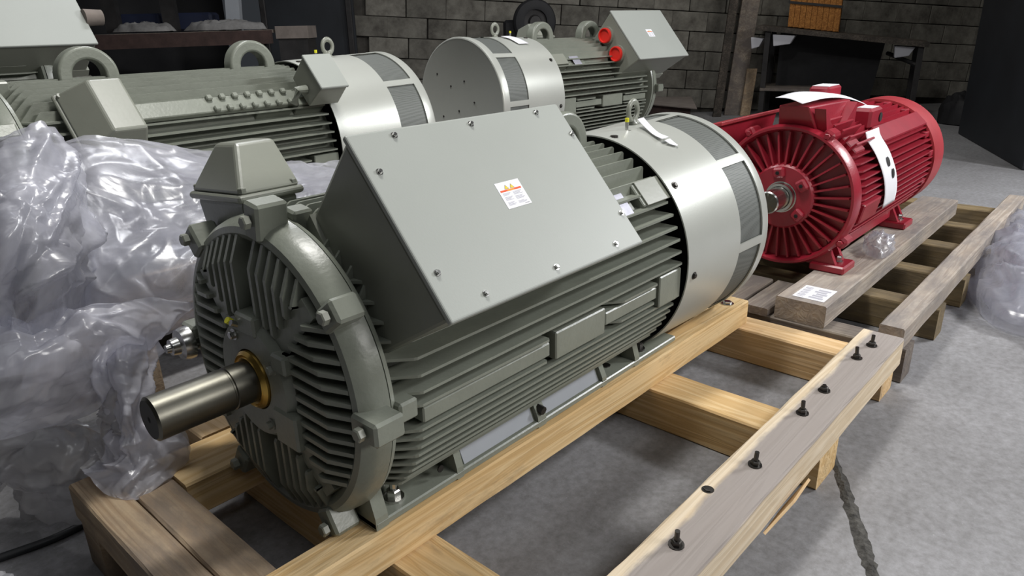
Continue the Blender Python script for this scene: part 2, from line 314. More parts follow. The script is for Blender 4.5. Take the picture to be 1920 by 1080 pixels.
# ------------------------------------------------------------------ grey motors
def fin(name, matl, parent, h, kind, off, sgn, x0, x1, r0, r1, t=0.010, cham=0.075, lean=0.0):
    """one cast cooling fin: kind 'h' sticks out sideways at height off, 'v' stands up at side offset off"""
    ri = math.sqrt(max(r0*r0-off*off, 0.0001))-0.012; ro = math.sqrt(r1*r1-off*off)
    if ro-ri < 0.03: return
    cham = min(cham, (ro-ri)*1.0)
    pts = [(x0, ri), (x0, ri+0.03), (x0+cham, ro-0.004), (x0+cham+.008, ro), (x1-0.006, ro), (x1, ro-0.006), (x1, ri)]
    a, b_ = t*.62, t*.38
    def f(w, wt):
        def g(p):
            k = w if p[1] < ri+0.02 else wt
            if kind == 'h': return (p[0], sgn*p[1], h+off+k)
            return (p[0], off+k, h+sgn*p[1])
        return g
    b = MB(); b.prism(pts, f(-a, -b_), f(a, b_)); return b.build(name, matl, parent)

def arch(name, matl, parent, x, y, z, ro=.115, ri=.066, t=.075, leg=.04):
    pts = [(x-ro, z-leg)]+[(x-ro*math.cos(PI*i/20), z+ro*.98*math.sin(PI*i/20)) for i in range(21)]+[(x+ro, z-leg), (x+ri, z-leg)]+[(x+ri*math.cos(PI*i/20), z+ri*math.sin(PI*i/20)) for i in range(21)]+[(x-ri, z-leg)]
    n = len(pts); vs = []; fs = []
    b = MB(); half = 23
    outer = pts[:23]; inner = list(reversed(pts[23:]))
    k = 23
    for yy in (y-t/2, y+t/2):
        vs += [(p[0], yy, p[1]) for p in outer]+[(p[0], yy, p[1]) for p in inner]
    N = 2*k
    for i in range(k-1):
        fs.append((i, i+1, k+i+1, k+i)); fs.append((N+i, N+k+i, N+k+i+1, N+i+1))
        fs.append((i, N+i, N+i+1, i+1)); fs.append((k+i, k+i+1, N+k+i+1, N+k+i))
    fs.append((0, k, N+k, N)); fs.append((k-1, N+k-1, N+2*k-1, 2*k-1))
    b.add(vs, fs); return b.build(name, matl, parent, bevel=0.011, seg=3, smooth=True)

def grey_motor(label, loc, rz=0.0, h=0.379, body0=0.10, side=-1, box=None, aux=True, auxx=.23, auxside=None, mini=False, label_card=False, screws=True, plugs=False, group=None, full=True, sticker=True):
    root = empty('electric_motor', loc, rz); tag(root, label, 'motor', group)
    bx = body0-0.10                      # shift of the drive end along the axis
    CX = 1.43; R = .42; rc = .335
    # shaft and bearing
    b = MB(); L0 = bx-.286
    b.k = 1; b.lathe([(L0+.012, 0), (L0+.012, .006), (L0, .008), (L0, .048)], 48, c=(0, 0, h)); b.k = 0
    b.lathe([(L0, .048), (L0+.006, .0545), (bx-.10, .0545), (bx-.098, .052), (bx-.094, .052), (bx-.092, .0555), (bx+.03, .0555)], 48, c=(0, 0, h))
    b.build('shaft', [STEEL, DARKSTEEL], root, smooth=True)
    b = MB(); b.lathe([(bx+.02, .056), (bx-.034, .056), (bx-.038, .062), (bx-.032, .066), (bx-.038, .070), (bx-.030, .078), (bx+.02, .08)], 48, c=(0, 0, h)); b.build('shaft_seal', BRASS, root, smooth=True)
    b = MB(); b.lathe([(bx+.05, .165), (bx-.004, .165), (bx-.018, .155), (bx-.024, .150), (bx-.024, .082), (bx+.02, .078)], 56, c=(0, 0, h))
    cap = b.build('bearing_cap', CAST, root, smooth=True)
    for a in (30, 120, 210, 300):
        yy, zz = -.125*math.cos(math.radians(a)), h+.125*math.sin(math.radians(a))
        hexbolt('bearing_cap_bolt', CHROME if a == 120 else PAINT, cap, (bx-.024, yy, zz), (-1, 0, 0), .011, .014)
    for bb in ((bx-.03, bx+.03, -.185, -.085, h-.145, h-.045, .006), (bx-.03, bx+.03, -.05, .04, h+.125, h+.18, .006), (bx-.03, bx+.04, -.17, -.11, h+.06, h+.11, .006)):
        b = MB(); b.cbox(*bb); b.build('bearing_cap_boss', CAST, cap)
    b = MB(); b.tube([(bx-.02, .03, h+.14), (bx-.045, .03, h+.155)], .008); b.build('grease_nipple', CHROME, cap)
    b = MB(); b.tube([(bx-.03, .055, h+.145), (bx-.042, .055, h+.155)], .009); b.build('grease_nipple_cap', YELLOW, cap)
    # end shield
    b = MB(); b.lathe([(bx+.045, .10), (bx+.045, .345), (bx+.020, .362), (bx+.012, .374), (bx+.016, .390), (bx+.032, .403), (bx+.055, .411), (bx+.088, .414), (bx+.09, .30)], 96, c=(0, 0, h))
    es = b.build('end_shield', CAST, root, smooth=True)
    for a in (45, 135, 225, 315):       # flat diagonal webs
        M = Matrix.Translation((0, 0, h)) @ Matrix.Rotation(math.radians(a), 4, 'X')
        b = MB(); b.hull8([M @ Vector(p) for p in ((bx-.004, .15, -.035), (bx+.06, .15, -.035), (bx+.06, .15, .035), (bx-.004, .15, .035))],
                          [M @ Vector(p) for p in ((bx+.006, .35, -.028), (bx+.05, .35, -.028), (bx+.05, .35, .028), (bx+.006, .35, .028))])
        b.build('shield_web', CAST, es)
    def efin(kind, off, sgn):
        ri = max(abs(off)+.028, math.sqrt(max(.168**2-off*off, 0)));
        r = .380
        ro = math.sqrt(max(r*r-off*off, 0))
        if ro-ri < .045: return
        pts = [(bx+.05, ri), (bx-.010, ri+.004), (bx-.014, ri+.012), (bx-.014, ro-.075), (bx+.012, ro-.010), (bx+.05, ro)]
        t = .0055
        f = (lambda k: (lambda p: (p[0], sgn*p[1], h+off+k))) if kind == 'h' else (lambda k: (lambda p: (p[0], off+k, h+sgn*p[1])))
        b = MB(); b.prism(pts, f(-t), f(t)); b.build('shield_fin', CAST, es)
    for k in range(-8, 9):
        o = k*.0335
        for s in (-1, 1): efin('h', o+.004, s)
        if abs(k) >= 1:
            for s in (-1, 1): efin('v', o+(.008 if k > 0 else -.008), s)
    for a, big in ((37, 0), (0, 1), (-58, 0), (132, 0), (82, 1), (180, 0), (238, 0)):
        M = Matrix.Translation((0, 0, h)) @ Matrix.Rotation(math.radians(180-a), 4, 'X')
        b = MB(); b.cbox(bx+.0, bx+.075+.01*big, .375, .453+.015*big, -.030, .030, .007, M)
        if big: b.cbox(bx+.10, bx+.155, .36, .432, -.026, .026, .006, M)
        lg = b.build('bolt_lug', CAST, es)
        q = M @ Vector((bx+.0, .424, 0)); hexbolt('lug_bolt', PAINT, lg, q, (-1, 0, 0), .017, .02, False)
    # frame
    b = MB(); b.lathe([(bx+.07, .28), (bx+.07, rc), (CX+.02, rc), (CX+.02, .28)], 72, c=(0, 0, h))
    b.lathe([(bx+.092, .34), (bx+.092, .412), (bx+.105, .408), (bx+.12, .36), (bx+.12, .33)], 96, c=(0, 0, h))
    b.build('motor_frame', CAST, root, smooth=True)
    x0, x1 = bx+.10, CX-.012
    for o in [.021+.0425*k for k in range(7)]+[-.112-.0295*k for k in range(7)]:
        for s in (-1, 1): fin('cooling_fin', CAST, root, h, 'h', o, s, x0, x1, rc, R)
    for k in range(14):
        o = (k-6.5)*.0425
        fin('cooling_fin', CAST, root, h, 'v', o, 1, x0, x1, rc, R)
    if full:
        for k in range(2, 12): fin('cooling_fin', CAST, root, h, 'v', (k-6.5)*.0425, -1, x0+.02, x1, rc, .37)
    # side rails and pads at mid height
    for s in (-1, 1):
        for xa_, xb_ in ((bx+.19, .68), (.96, 1.27)):
            b = MB(); b.cbox(xa_, xb_, s*.33, s*.405, h-.074, h-.030, .004); b.build('side_rail', CAST, root)
        b = MB(); b.cbox(.70, .95, s*.33, s*.411, h-.094, h-.006, .004); b.build('side_pad', CAST, root)
        b = MB(); b.cbox(1.275, CX-.01, s*.33, s*.414, h-.11, h+.004, .004); b.build('side_pad', CAST, root)
        for o in (-.016, -.088):
            fin('cooling_fin', CAST, root, h, 'h', o, s, x0, .67, rc, .415); fin('cooling_fin', CAST, root, h, 'h', o, s, .97, 1.262, rc, .415)
        for zc in (42,):
            M = Matrix.Translation((0, 0, h)) @ Matrix.Rotation(math.radians(180-zc if s < 0 else zc), 4, 'X')
            b = MB(); b.cbox(1.27 if s == side else x0+.1, 1.43 if s == side else 1.42, .335, .418, -.045, .045, .004, M)
            if s == side: b.cbox(1.06, 1.25, .335, .395, -.04, .045, .004, M)
            b.build('diagonal_pad', CAST, root)
    sd = side; Ms = Matrix.Translation((0, 0, h)) @ Matrix.Rotation(math.radians(138 if sd < 0 else 42), 4, 'X')
    if box is not None:
        b = MB(); b.cbox(1.285, 1.445, .418, .424, -.047, .047, .002, Ms); b.build('blank_plate', PAINT, root)
        b = MB(); b.cbox(1.125, 1.205, .408, .413, -.06 if sd > 0 else .0, .0 if sd > 0 else .055, .001, Ms); b.build('name_plate', NAMEPL, root)
        b = MB(); b.cbox(1.115, 1.215, .40, .405, .012 if sd > 0 else -.052, .052 if sd > 0 else -.012, .001, Ms); b.build('name_plate', NAMEPL, root)
    # feet
    for s in (-1, 1):
        b = MB()
        e0, e1 = bx+.085, 1.60
        b.cbox(e0, e1, s*.20, s*.313, 0, .022, .004)
        prof = [(.298, .02), (.258, .112), (.20, .13), (.20, .02)]
        for xa, xb_ in ((bx+.40, .735), (.775, 1.09)):
            b.prism([(s*p[0], p[1]) for p in prof], lambda p: (xa, p[0], p[1]), lambda p: (xb_, p[0], p[1]))
        for xa, xb_, g in ((bx+.085, bx+.125, 1), (bx+.375, bx+.40, 1), (.735, .775, 0), (1.09, 1.115, 0), (1.30, 1.33, 1)):
            top = .27 if g else .15; inn = .05 if xa == bx+.085 else .12
            b.prism([(s*.313, 0), (s*.311, .035), (s*.275 if g else s*.255, .15), (s*.22, top), (s*inn, top), (s*(inn+.06), 0)], lambda p: (xa, p[0], p[1]), lambda p: (xb_, p[0], p[1]))
        b.prism([(bx+.13, .02), (bx+.37, .02), (bx+.37, .06), (bx+.345, .10), (bx+.30, .105), (bx+.13, .075)], lambda p: (p[0], s*.222, p[1]), lambda p: (p[0], s*.205, p[1]))
        b.cbox(bx+.12, bx+.38, s*.12, s*.205, .0, .15, .01)
        ft = b.build('foot', CAST, root)
        for xa in (bx+.19, 1.40):
            hexbolt('foot_bolt', CHROME if xa < 1 else BOLTM, ft, (xa-.005, s*.262, .022), (0, 0, 1), .02, .028, True, .045)
        b = MB()
        for xa, xb_ in ((bx+.415, .725), (.785, 1.08)):
            b.prism([(s*.3005, .026), (s*.2635, .108), (s*.255, .104), (s*.292, .022)], lambda p: (xa, p[0], p[1]), lambda p: (xb_, p[0], p[1]))
        b.build('foot_panel', BLUEGREY, ft)['label'] = 'blue-grey glossy panel on the skirt of the foot'
        b = MB(); b.tube([(.755, s*.285, .06), (.755, s*.318, .055)], .014); b.tube([(bx+.33, s*.29, .052), (bx+.33, s*.294, .052)], .011); b.tube([(1.20, s*.25, .022), (1.20, s*.25, .026)], .017); b.build('foot_hole_shade', BOLTM, ft)  # dark stubs stand for the shaded open holes of the foot
    # lifting lugs
    for x in (bx+.47, 1.235): arch('lifting_lug', CAST, root, x, 0, h+.425, .122)
    # terminal box
    if box is not None:
        xa, xb_ = box
        tp = [(.259, .603), (.563, .252), (.298, .087), (.083, .392)]
        P3 = [(sd*p[0], h+p[1]) for p in tp]
        b = MB(); b.prism(P3, lambda p: (xa, p[0], p[1]), lambda p: (xb_, p[0], p[1]))
        tb = b.build('terminal_box', PAINT, root, bevel=.010)
        top = Vector((0, sd*.259, h+.603)); dn_ = Vector((0, sd*.563, h+.252))-top; V = dn_.length; t = dn_.normalized(); U = xb_-xa
        nrm = Vector((0, sd*.756, .655)).normalized()
        def lp(u, v, w=0): return Vector((xa+u*U, 0, 0))+top+t*(v*V)+nrm*w
        b = MB(); e = .008
        b.hull8([lp(-.01, -.015, 0), lp(1.01, -.015, 0), lp(1.01, 1.015, 0), lp(-.01, 1.015, 0)], [lp(-.01, -.015, .016), lp(1.01, -.015, .016), lp(1.01, 1.015, .016), lp(-.01, 1.015, .016)])
        lid = b.build('box_lid', LITPAINT, tb if False else root, bevel=.006, seg=3); 
        lid.parent = tb
        for u, v in ((.165, .03), (.505, .035), (.86, .03), (.038, .21), (.985, .215), (.985, .797), (.85, .96), (.5, .955), (.162, .945), (.037, .77)):
            if not screws: break
            uu = u if sd < 0 else 1-u
            hexbolt('lid_screw', CHROME, tb, lp(uu, v, .016), nrm, .0058, .007, True)
        # warning sticker
        if not screws: return_sticker = False
        def quad(b, u0, u1, v0, v1, w0, w1, sh=0): b.hull8([lp(u0, v0, w0), lp(u1, v0, w0), lp(u1, v1, w0), lp(u0, v1, w0)], [lp(u0, v0, w1), lp(u1, v0, w1), lp(u1, v1, w1), lp(u0, v1, w1)])
        b = MB(); cu = .447; cw = .120; cv = .412; ch = .159
        if not label_card: cu, cw, cv, ch = .46, .10, .40, .14
        quad(b, cu, cu+cw, cv, cv+ch, .0161, .0166)
        if label_card:
            def lq(a0, a1, b0, b1, k): b.k = k; quad(b, cu+cw*a0, cu+cw*a1, cv+ch*b0, cv+ch*b1, .0166, .0169)
            for i, k in enumerate((1, 1, 4, 4, 1, 1)): lq(.06+i*.145, .06+(i+1)*.145, .30, .37, k)
            for a in (.27, .50):
                for k, (q, e0) in enumerate(((5, 0), (2, .018))):
                    b.k = q; w0, w1 = .0166, .0168+.0003*k
                    tri = [(a+e0, .285-e0*.6), (a+.19-e0, .285-e0*.6), (a+.095, .115+e0*1.6)]
                    vs = [lp(cu+cw*p, cv+ch*q_, w) for w in (w0, w1) for p, q_ in tri]
                    b.add(vs, [(0, 2, 1), (3, 4, 5), (0, 1, 4, 3), (1, 2, 5, 4), (2, 0, 3, 5)])
            for a0, a1, rows in ((.10, .42, (.42, .455, .49, .57, .605, .64, .675, .77, .805, .84, .875)), (.52, .88, (.42, .455, .49, .525, .60, .635, .67, .705, .80, .835, .87))):
                for i, r_ in enumerate(rows): lq(a0, a1-.05*((i*7) % 3), r_, r_+.016, 3)
            lq(.74, .92, .93, .945, 5)
            b.k = 0
        if sticker: b.build('warning_sticker', [WHITEP, REDP, YELL2, GREYTXT, mat('warning_orange', (.85, .30, .03), .5), DARKTXT], tb)
        b = MB(); b.prism([(sd*.072, h+.375), (sd*.10, h+.415), (sd*.325, h+.10), (sd*.29, h+.065)], lambda p: (xa-.012, p[0], p[1]), lambda p: (xb_+.012, p[0], p[1]))
        b.build('box_flange', PAINT, tb)
        if plugs:
            for (yy, zz) in ((.236, .430), (.352, .292)):
                M = Matrix.Translation((xb_, sd*yy, h+zz)) @ Matrix.Rotation(0.0, 4, 'X')
                b = MB(); b.lathe([(-.01, .068), (.02, .068), (.02, .0)], 28, M=M); b.build('conduit_boss', PAINT, tb)
                b = MB(); b.lathe([(.018, .058), (.042, .058), (.044, .050), (.030, .046), (.030, 0)], 28, M=M); b.build('conduit_plug', REDPLUG, tb, smooth=True)['label'] = 'round red plastic plug in the side of the terminal box'
    # auxiliary terminal box (hipped cast cover): alpha, rim (x0,x1,t0,t1,n), top (x0,x1,t0,t1,n); t runs towards the side facing down at alpha 0
    if aux:
        al, rim, top_ = aux; a = math.radians(al); N = Vector((0, -math.cos(a), math.sin(a))); T = Vector((0, -math.sin(a), -math.cos(a)))
        if side > 0: N.y, T.y = -N.y, -T.y
        def ap(x, t_, n): return Vector((x, 0, h))+N*n+T*t_
        def ring(r, n=None, k=0.0): n = n or r[4]; return [ap(r[0]+k, r[2]+k, n), ap(r[1]-k, r[2]+k, n), ap(r[1]-k, r[3]-k, n), ap(r[0]+k, r[3]-k, n)]
        b = MB(); b.hull8(ring(rim, rim[4]-.20, .03), ring(rim, rim[4]-.02, .015)); ab = b.build('auxiliary_box', CAST, root, bevel=.012)
        b = MB(); b.hull8(ring(rim, rim[4]-.022), ring(rim)); b.hull8(ring(rim, None, .006), ring(top_)); b.build('auxiliary_cover', PAINT, ab, bevel=.013, seg=3)
        for x_, t_ in ((rim[0]+.022, rim[2]+.022), (rim[1]-.022, rim[2]+.022), (rim[0]+.022, rim[3]-.022), (rim[1]-.022, rim[3]-.022)): hexbolt('cover_bolt', PAINT, ab, ap(x_, t_, rim[4]), N, .012, .016, False)
    if mini:
        A = math.radians(138 if mini < 0 else 42)
        M = Matrix.Translation((1.375, 0, h)) @ Matrix.Rotation(A, 4, 'X')
        b = MB(); b.cbox(-.05, .05, .38, .46, -.05, .05, .01, M); b.hull8([M @ Vector(p) for p in ((-.085, .455, -.085), (.085, .455, -.085), (.085, .455, .085), (-.085, .455, .085))], [M @ Vector(p) for p in ((-.075, .585, -.10), (.075, .585, -.10), (.075, .585, .09), (-.075, .585, .09))])
        mb_ = b.build('heater_box', PAINT, root, bevel=.008)
        b = MB(); b.cbox(-.08, .08, .585, .60, -.105, .095, .004, M); b.build('heater_box_lid', LITPAINT, mb_)
        b = MB(); b.tube([M @ Vector((-.085, .50, .02)), M @ Vector((-.13, .50, .02)), M @ Vector((-.14, .44, .05))], .022, 10); b.build('cable_gland', CAST, mb_, smooth=True)
        b = MB(); b.cbox(bx+.45, 1.27, .40, .43, -.04, .04, .004, M.copy() if False else Matrix.Translation((0, 0, h)) @ Matrix.Rotation(A, 4, 'X')); b.build('connection_rail', CAST, root)
        Mr = Matrix.Translation((0, 0, h)) @ Matrix.Rotation(A, 4, 'X')
        for i in range(7):
            for zz in (-.03, .03):
                b = MB(); q = Vector((.84+i*.062+(.012 if zz > 0 else 0), .425, zz)); b.cbox(q.x-.014, q.x+.014, .425, .448, zz-.014, zz+.014, .006, Mr); b.build('rail_stud', CAST, root)
    # fan cover
    def Rr(x): return .437+(x-CX)/.64*.021
    CL = CX+.64; W0, W1 = CX+.39, CX+.58
    b = MB()
    b.lathe([(CX, Rr(CX)-.005), (CX, Rr(CX)), (W0, Rr(W0)), (W0, Rr(W0)-.006), (CX, Rr(CX)-.005)], 128, c=(0, 0, h))
    b.lathe([(W1, Rr(W1)-.006), (W1, Rr(W1)), (CL-.012, Rr(CL)), (CL-.003, Rr(CL)-.004), (CL, Rr(CL)-.012), (CL-.004, Rr(CL)-.018), (CL-.006, 0)], 128, c=(0, 0, h))
    barw = math.radians(2.3)
    for k in range(8):
        a = math.radians(-4+1.5+45*k)
        for sg in (0,):
            vs = []; 
            n = 5
            b.lathe([(W0-.001, Rr(W0)), (W1+.001, Rr(W1)), (W1+.001, Rr(W1)-.006), (W0-.001, Rr(W0)-.006), (W0-.001, Rr(W0))], n, c=(0, 0, h), a0=PI-a-barw+0 if False else (PI-a)-barw-PI/2*0, a1=(PI-a)+barw)
    fc = b.build('fan_cover', COVER, root, smooth=True)
    for k in range(8):
        a0 = math.radians(-2.5+45*k)+barw; a1 = math.radians(-2.5+45*(k+1))-barw
        b = MB(); b.lathe([(W0, Rr(W0)-.008), (W1, Rr(W1)-.008), (W1, Rr(W1)-.012), (W0, Rr(W0)-.012), (W0, Rr(W0)-.008)], 14, c=(0, 0, h), a0=PI-a1, a1=PI-a0)
        v = b.build('vent_mesh', VENT, fc, smooth=True)
    b = MB(); b.lathe([(CX+.10, 0), (CX+.10, .425), (CX+.12, .425), (CX+.12, 0)], 48, c=(0, 0, h)); b.build('cover_gap_shade', BLACK, fc)  # black disc gives the gap inside the cover its shade
    for a in (40, -5, 140, 185):
        for xx in (CX+.045,):
            ar = math.radians(a); q = (xx, -Rr(xx)*math.cos(ar), h+Rr(xx)*math.sin(ar)); hexbolt('cover_screw', BOLTM, fc, q, (0, -math.cos(ar), math.sin(ar)), .010, .008, True)
    for yy, zz in ((-.1, .12), (.05, .16), (.15, .02), (-.02, -.05), (.1, -.17), (-.2, -.1), (.25, -.2), (-.25, .2)):
        hexbolt('cover_screw', BOLTM, fc, (CL-.006, yy, h+zz), (1, 0, 0), .007, .006, False)
    # eye bolt on the cover
    b = MB(); zt = h+Rr(1.71)
    b.lathe([(0, 0), (0, .022), (.008, .022), (.014, .012), (.03, .012)], 16, 'z', c=(1.71, 0, zt-.002))
    vs = []; n1, n2 = 24, 8
    for i in range(n1):
        a = 2*PI*i/n1
        for j in range(n2):
            q = 2*PI*j/n2; r_ = .032+.012*math.cos(q); vs.append((1.71+r_*math.cos(a), .009*math.sin(q), zt+.052+r_*1.15*math.sin(a)))
    b.add(vs, [(i*n2+j, i*n2+(j+1) % n2, ((i+1) % n1)*n2+(j+1) % n2, ((i+1) % n1)*n2+j) for i in range(n1) for j in range(n2)])
    b.build('eye_bolt', PAINT, fc, smooth='all')
    b = MB(); b.tube([(1.60, .045*side, h+.438), (1.60, .045*side, h+.472)], .007); b.lathe([(0, 0), (0, .018), (.003, .018), (.003, 0)], 12, 'z', c=(1.60, .045*side, h+.436)); b.build('grease_pipe', CHROME, fc)
    b = MB(); b.tube([(1.60, .045*side, h+.470), (1.60, .045*side, h+.485)], .008); b.build('grease_pipe_cap', YELLOW, fc)
    b = MB(); b.tube([(1.47, .075*side, h+.425), (1.47, .075*side, h+.437)], .015); b.build('cover_stud', BOLTM, fc)
    return root

MZ = 0.278
m1 = grey_motor('large grey-green electric motor in the foreground with slanted terminal box, steel shaft towards the viewer', (.79, 1.589, MZ), 0, .379, .10, -1, (.145, .873), (95, (.060, .250, -.345, -.055, .452), (.129, .243, -.27, -.16, .575)), 0, 1, False, True)
m2 = grey_motor('grey-green motor behind the plastic film, small hipped box and two arched lugs facing', (.695, 3.476, .514), .013, .379, .10, -1, None, (45, (.235, .478, -.085, .235, .45), (.338, .463, -.05, .205, .56)), 0, -1, -1)
E3 = 3.074; dx3 = Vector((math.cos(E3), math.sin(E3), 0)); c3 = Vector((4.33, 3.759, 0))-dx3*1.43
m3 = grey_motor('grey-green motor with two red plugs in its terminal box, flat fan end towards the left', (c3.x, c3.y, .949-.379), E3, .379, .29, 1, (.035, .70), (110, (.94, 1.20, -.20, .05, .452), (1.0, 1.14, -.15, -.02, .575)), 0, -1, False, True, False, True)
m4 = grey_motor('grey-green motor at the upper left edge showing a large slanted lid', (1.72, 5.35, .79), PI, .379, .29, 1, (.03, .758), False, .23, 1, False, False, False, False, None, False, False)
b = MB(); b.tube([(.03, .45, .379+.40), (-.07, .45, .379+.40)], [.05, .045], 14); b.build('conduit_stub', CARD, m4, smooth=True)

def wrench_fitting():
    b = MB(); b.lathe([(0, 0), (0, .012), (.012, .014), (.014, .024), (.034, .027), (.04, .045), (.055, .05), (.07, .05), (.075, .03), (.11, .03), (.11, 0)], 24); 
    o = b.build('drain_fitting', CHROME, m1, loc=(-.075, .40, .36), smooth=True); o['label'] = 'shiny round metal fitting at the side of the end shield'
wrench_fitting()
# ------------------------------------------------------------------ room
def plane_wall(name, p0, p1, z0, z1, matl, th=.15, back=1):
    p0, p1 = Vector((p0[0], p0[1], 0)), Vector((p1[0], p1[1], 0)); d = (p1-p0).normalized(); n = Vector((-d.y, d.x, 0))*th*back
    b = MB(); q = [p0, p1, p1+n, p0+n]
    b.hull8([v+Vector((0, 0, z0)) for v in q], [v+Vector((0, 0, z1)) for v in q]); return struct(b.build(name, matl))
b = MB(); b.box(-9, 17, -9, 16, -.2, 0); fl = struct(b.build('floor', FLOORM)); fl['label'] = 'worn grey concrete floor'
b = MB(); b.box(-9, 17, -9, 16, 6.6, 6.8); struct(b.build('ceiling', DARKWALL))
WL = Vector((6.98, 9.57, 0)); we = Vector((.761, -.649, 0)); wn = Vector((-.649, -.761, 0))
b = MB(); q = [WL-we*.0-wn*.02, WL+we*12.5-wn*.02, WL+we*12.5-wn*.3, WL-wn*.3]
b.hull8([v for v in q], [v+Vector((0, 0, 6.6)) for v in q]); wb = struct(b.build('wall_back', MORTAR)); wb['label'] = 'old block wall with dark mortar joints'
sl = -.065
bl = MB(); bl.cbox(-.2985, .2985, -.06, .0, -.1455, .1455, .006); blk = None
for r in range(13):
    for k in range(-1, 20):
        u = (k+.5*(r % 2))*.60+R_.uniform(-.01, .01); zz = 2.95-(r+.5)*.30
        X = u; Z = zz+sl*(u-3.0)
        if Z < .16 or Z > 2.75 or X < .30 or X > 11.6: continue
        p = WL+we*X; M = Matrix.Translation(p+wn*R_.uniform(-.012, .0)+Vector((0, 0, Z))) @ Matrix(((we.x, -wn.x, 0, 0), (we.y, -wn.y, 0, 0), (0, 0, 1, 0), (0, 0, 0, 1))) @ Matrix.Rotation(-sl*-1*-1 if False else -math.atan(sl), 4, 'Y') @ Matrix.Scale(R_.uniform(.975, 1.0), 4)
        if blk is None:
            blk = bl.build('block', BLOCKM, wb); blk.matrix_local = M; first = blk
        else: link_copy(first, 'block', wb, M)
plane_wall('wall_left', (-9, 12.2), (6.3, 12.0), 0, 6.6, DARKWALL, .2, 1)
plane_wall('wall_corner', (6.6, 9.15), (7.0, 9.57), 0, 6.6, DARKWALL, .2, 1)
plane_wall('wall_near', (-9, -9), (17, -9), 0, 6.6, DARKWALL, .2, -1)
plane_wall('wall_side', (-9, -9), (-9, 16), 0, 6.6, DARKWALL, .2, 1)
plane_wall('wall_right', (17, -9), (17, 2), 0, 6.6, DARKWALL, .2, -1)
dr = plane_wall('door_1', (5.80, 9.99), (6.69, 9.0), 0, 3.2, DARKDOOR, .06, 1); dr['label'] = 'dark blue-grey metal door beside the block wall'
b = MB(); b.cbox(-.65, -.57, -.05, .0, 0, 3.2, .01); b.cbox(.57, .65, -.05, .0, 0, 3.2, .01)
o = b.build('door_frame', DARKMETAL, dr); o.matrix_local = Matrix(((.669, .743, 0, 6.23), (-.743, .669, 0, 9.49), (0, 0, 1, 0), (0, 0, 0, 1)))
# floor crack
b = MB(); pts = [(2.50, .672), (2.43, .64), (2.28, .552), (2.13, .470), (2.0, .40), (1.88, .335), (1.70, .22), (1.5, .09)]
rr = random.Random(3); prev = None; rows = []
for i in range(len(pts)-1):
    for j in range(7):
        t = j/7; x = pts[i][0]*(1-t)+pts[i+1][0]*t; y = pts[i][1]*(1-t)+pts[i+1][1]*t
        wd = .008+.012*min(1, (2.5-x)/.3)+rr.uniform(-.006, .006); rows.append((x+.6*wd+rr.uniform(-.003, .003), y-.8*wd, x-.6*wd, y+.8*wd))
vs = []; fs = []
for i, (a, c_, e_, g_) in enumerate(rows):
    vs += [(a, c_, .0005), ((a+e_)/2+rr.uniform(-.01, .01), (c_+g_)/2, .004+rr.uniform(0, .004)), (e_, g_, .0005)]
    if i: n = 3*i; fs += [(n-3, n-2, n+1, n), (n-2, n-1, n+2, n+1)]
b.add(vs, fs); cr = b.build('floor_crack', mat('crack_rubble', (.075, .072, .066), .95, 0, 0, .75, 60, .8, 120), fl); cr['label'] = 'dark crumbling crack across the concrete'

# ------------------------------------------------------------------ timber
def timber(name, matl, x0, x1, y0, y1, z0, z1, parent, along='x', rot=0, jit=.003, seed=0, cut0=0, cut1=0, ch=.006):
    L, W = (x1-x0, y1-y0) if along == 'x' else (y1-y0, x1-x0); H = z1-z0
    rr = random.Random(seed*77+int(x0*100)+int(y0*1000)); n = max(4, int(L/.12)); b = MB(); vs = []; fs = []
    ring = [(-W/2+ch, -H/2), (W/2-ch, -H/2), (W/2, -H/2+ch), (W/2, H/2-ch), (W/2-ch, H/2), (-W/2+ch, H/2), (-W/2, H/2-ch), (-W/2, -H/2+ch)]
    for i in range(n+1):
        t = i/n
        for (a, c_) in ring:
            j = 0 if i in (0, n) else jit
            xx = -L/2+L*t+(cut0*a if i == 0 else 0)+(cut1*a if i == n else 0)
            vs.append((xx, a+rr.uniform(-j, j)*(.6 if abs(c_) > H/2-ch*.5 else .3), c_+rr.uniform(-j, j)*.25))
    for i in range(n):
        for k in range(8): fs.append((i*8+k, i*8+(k+1) % 8, (i+1)*8+(k+1) % 8, (i+1)*8+k))
    fs.append(tuple(range(7, -1, -1))); fs.append(tuple(range(n*8, n*8+8)))
    b.add(vs, fs); o = b.build(name, matl, parent)
    o.location = ((x0+x1)/2, (y0+y1)/2, (z0+z1)/2); o.rotation_euler = (0, 0, rot+(PI/2 if along == 'y' else 0)); return o
HC, HB = .158, .275
p1 = empty('motor_skid', (0, 0, 0)); tag(p1, 'pale pine timber skid under the foreground grey motor, bolts along its dirty outer beam', 'pallet')
timber('beam', WOODB, .60, 2.995, 1.252, 1.352, HC, HB, p1, rot=-.009, seed=1)
timber('beam', WOODT, .30, 2.985, .582, .742, HC, HB+.003, p1, seed=2, jit=.006)['label'] = 'grey-stained outer beam with bolts along its top'
timber('beam', WOODB, .645, 2.99, 1.855, 2.06, HC, HB, p1, seed=3)
timber('cross_beam', WOODB, .905, 1.065, .60, 2.08, .0, HC, p1, 'y', seed=4)
timber('cross_beam', WOODB, 2.165, 2.345, .60, 2.08, .0, HC, p1, 'y', seed=5)
timber('cross_beam', WOODL, 2.925, 3.085, .62, 2.05, .0, HC, p1, 'y', seed=6)
timber('end_plank', WOODR, .425, .527, 1.28, 2.125, HC, HB-.003, p1, 'y', seed=7)
timber('end_plank', WOODR, .532, .640, 1.30, 2.03, HC, HB-.006, p1, 'y', seed=8)
timber('end_block', WOODR, .43, .62, 1.98, 2.11, 0, HC, p1, 'y', seed=9, jit=.001)
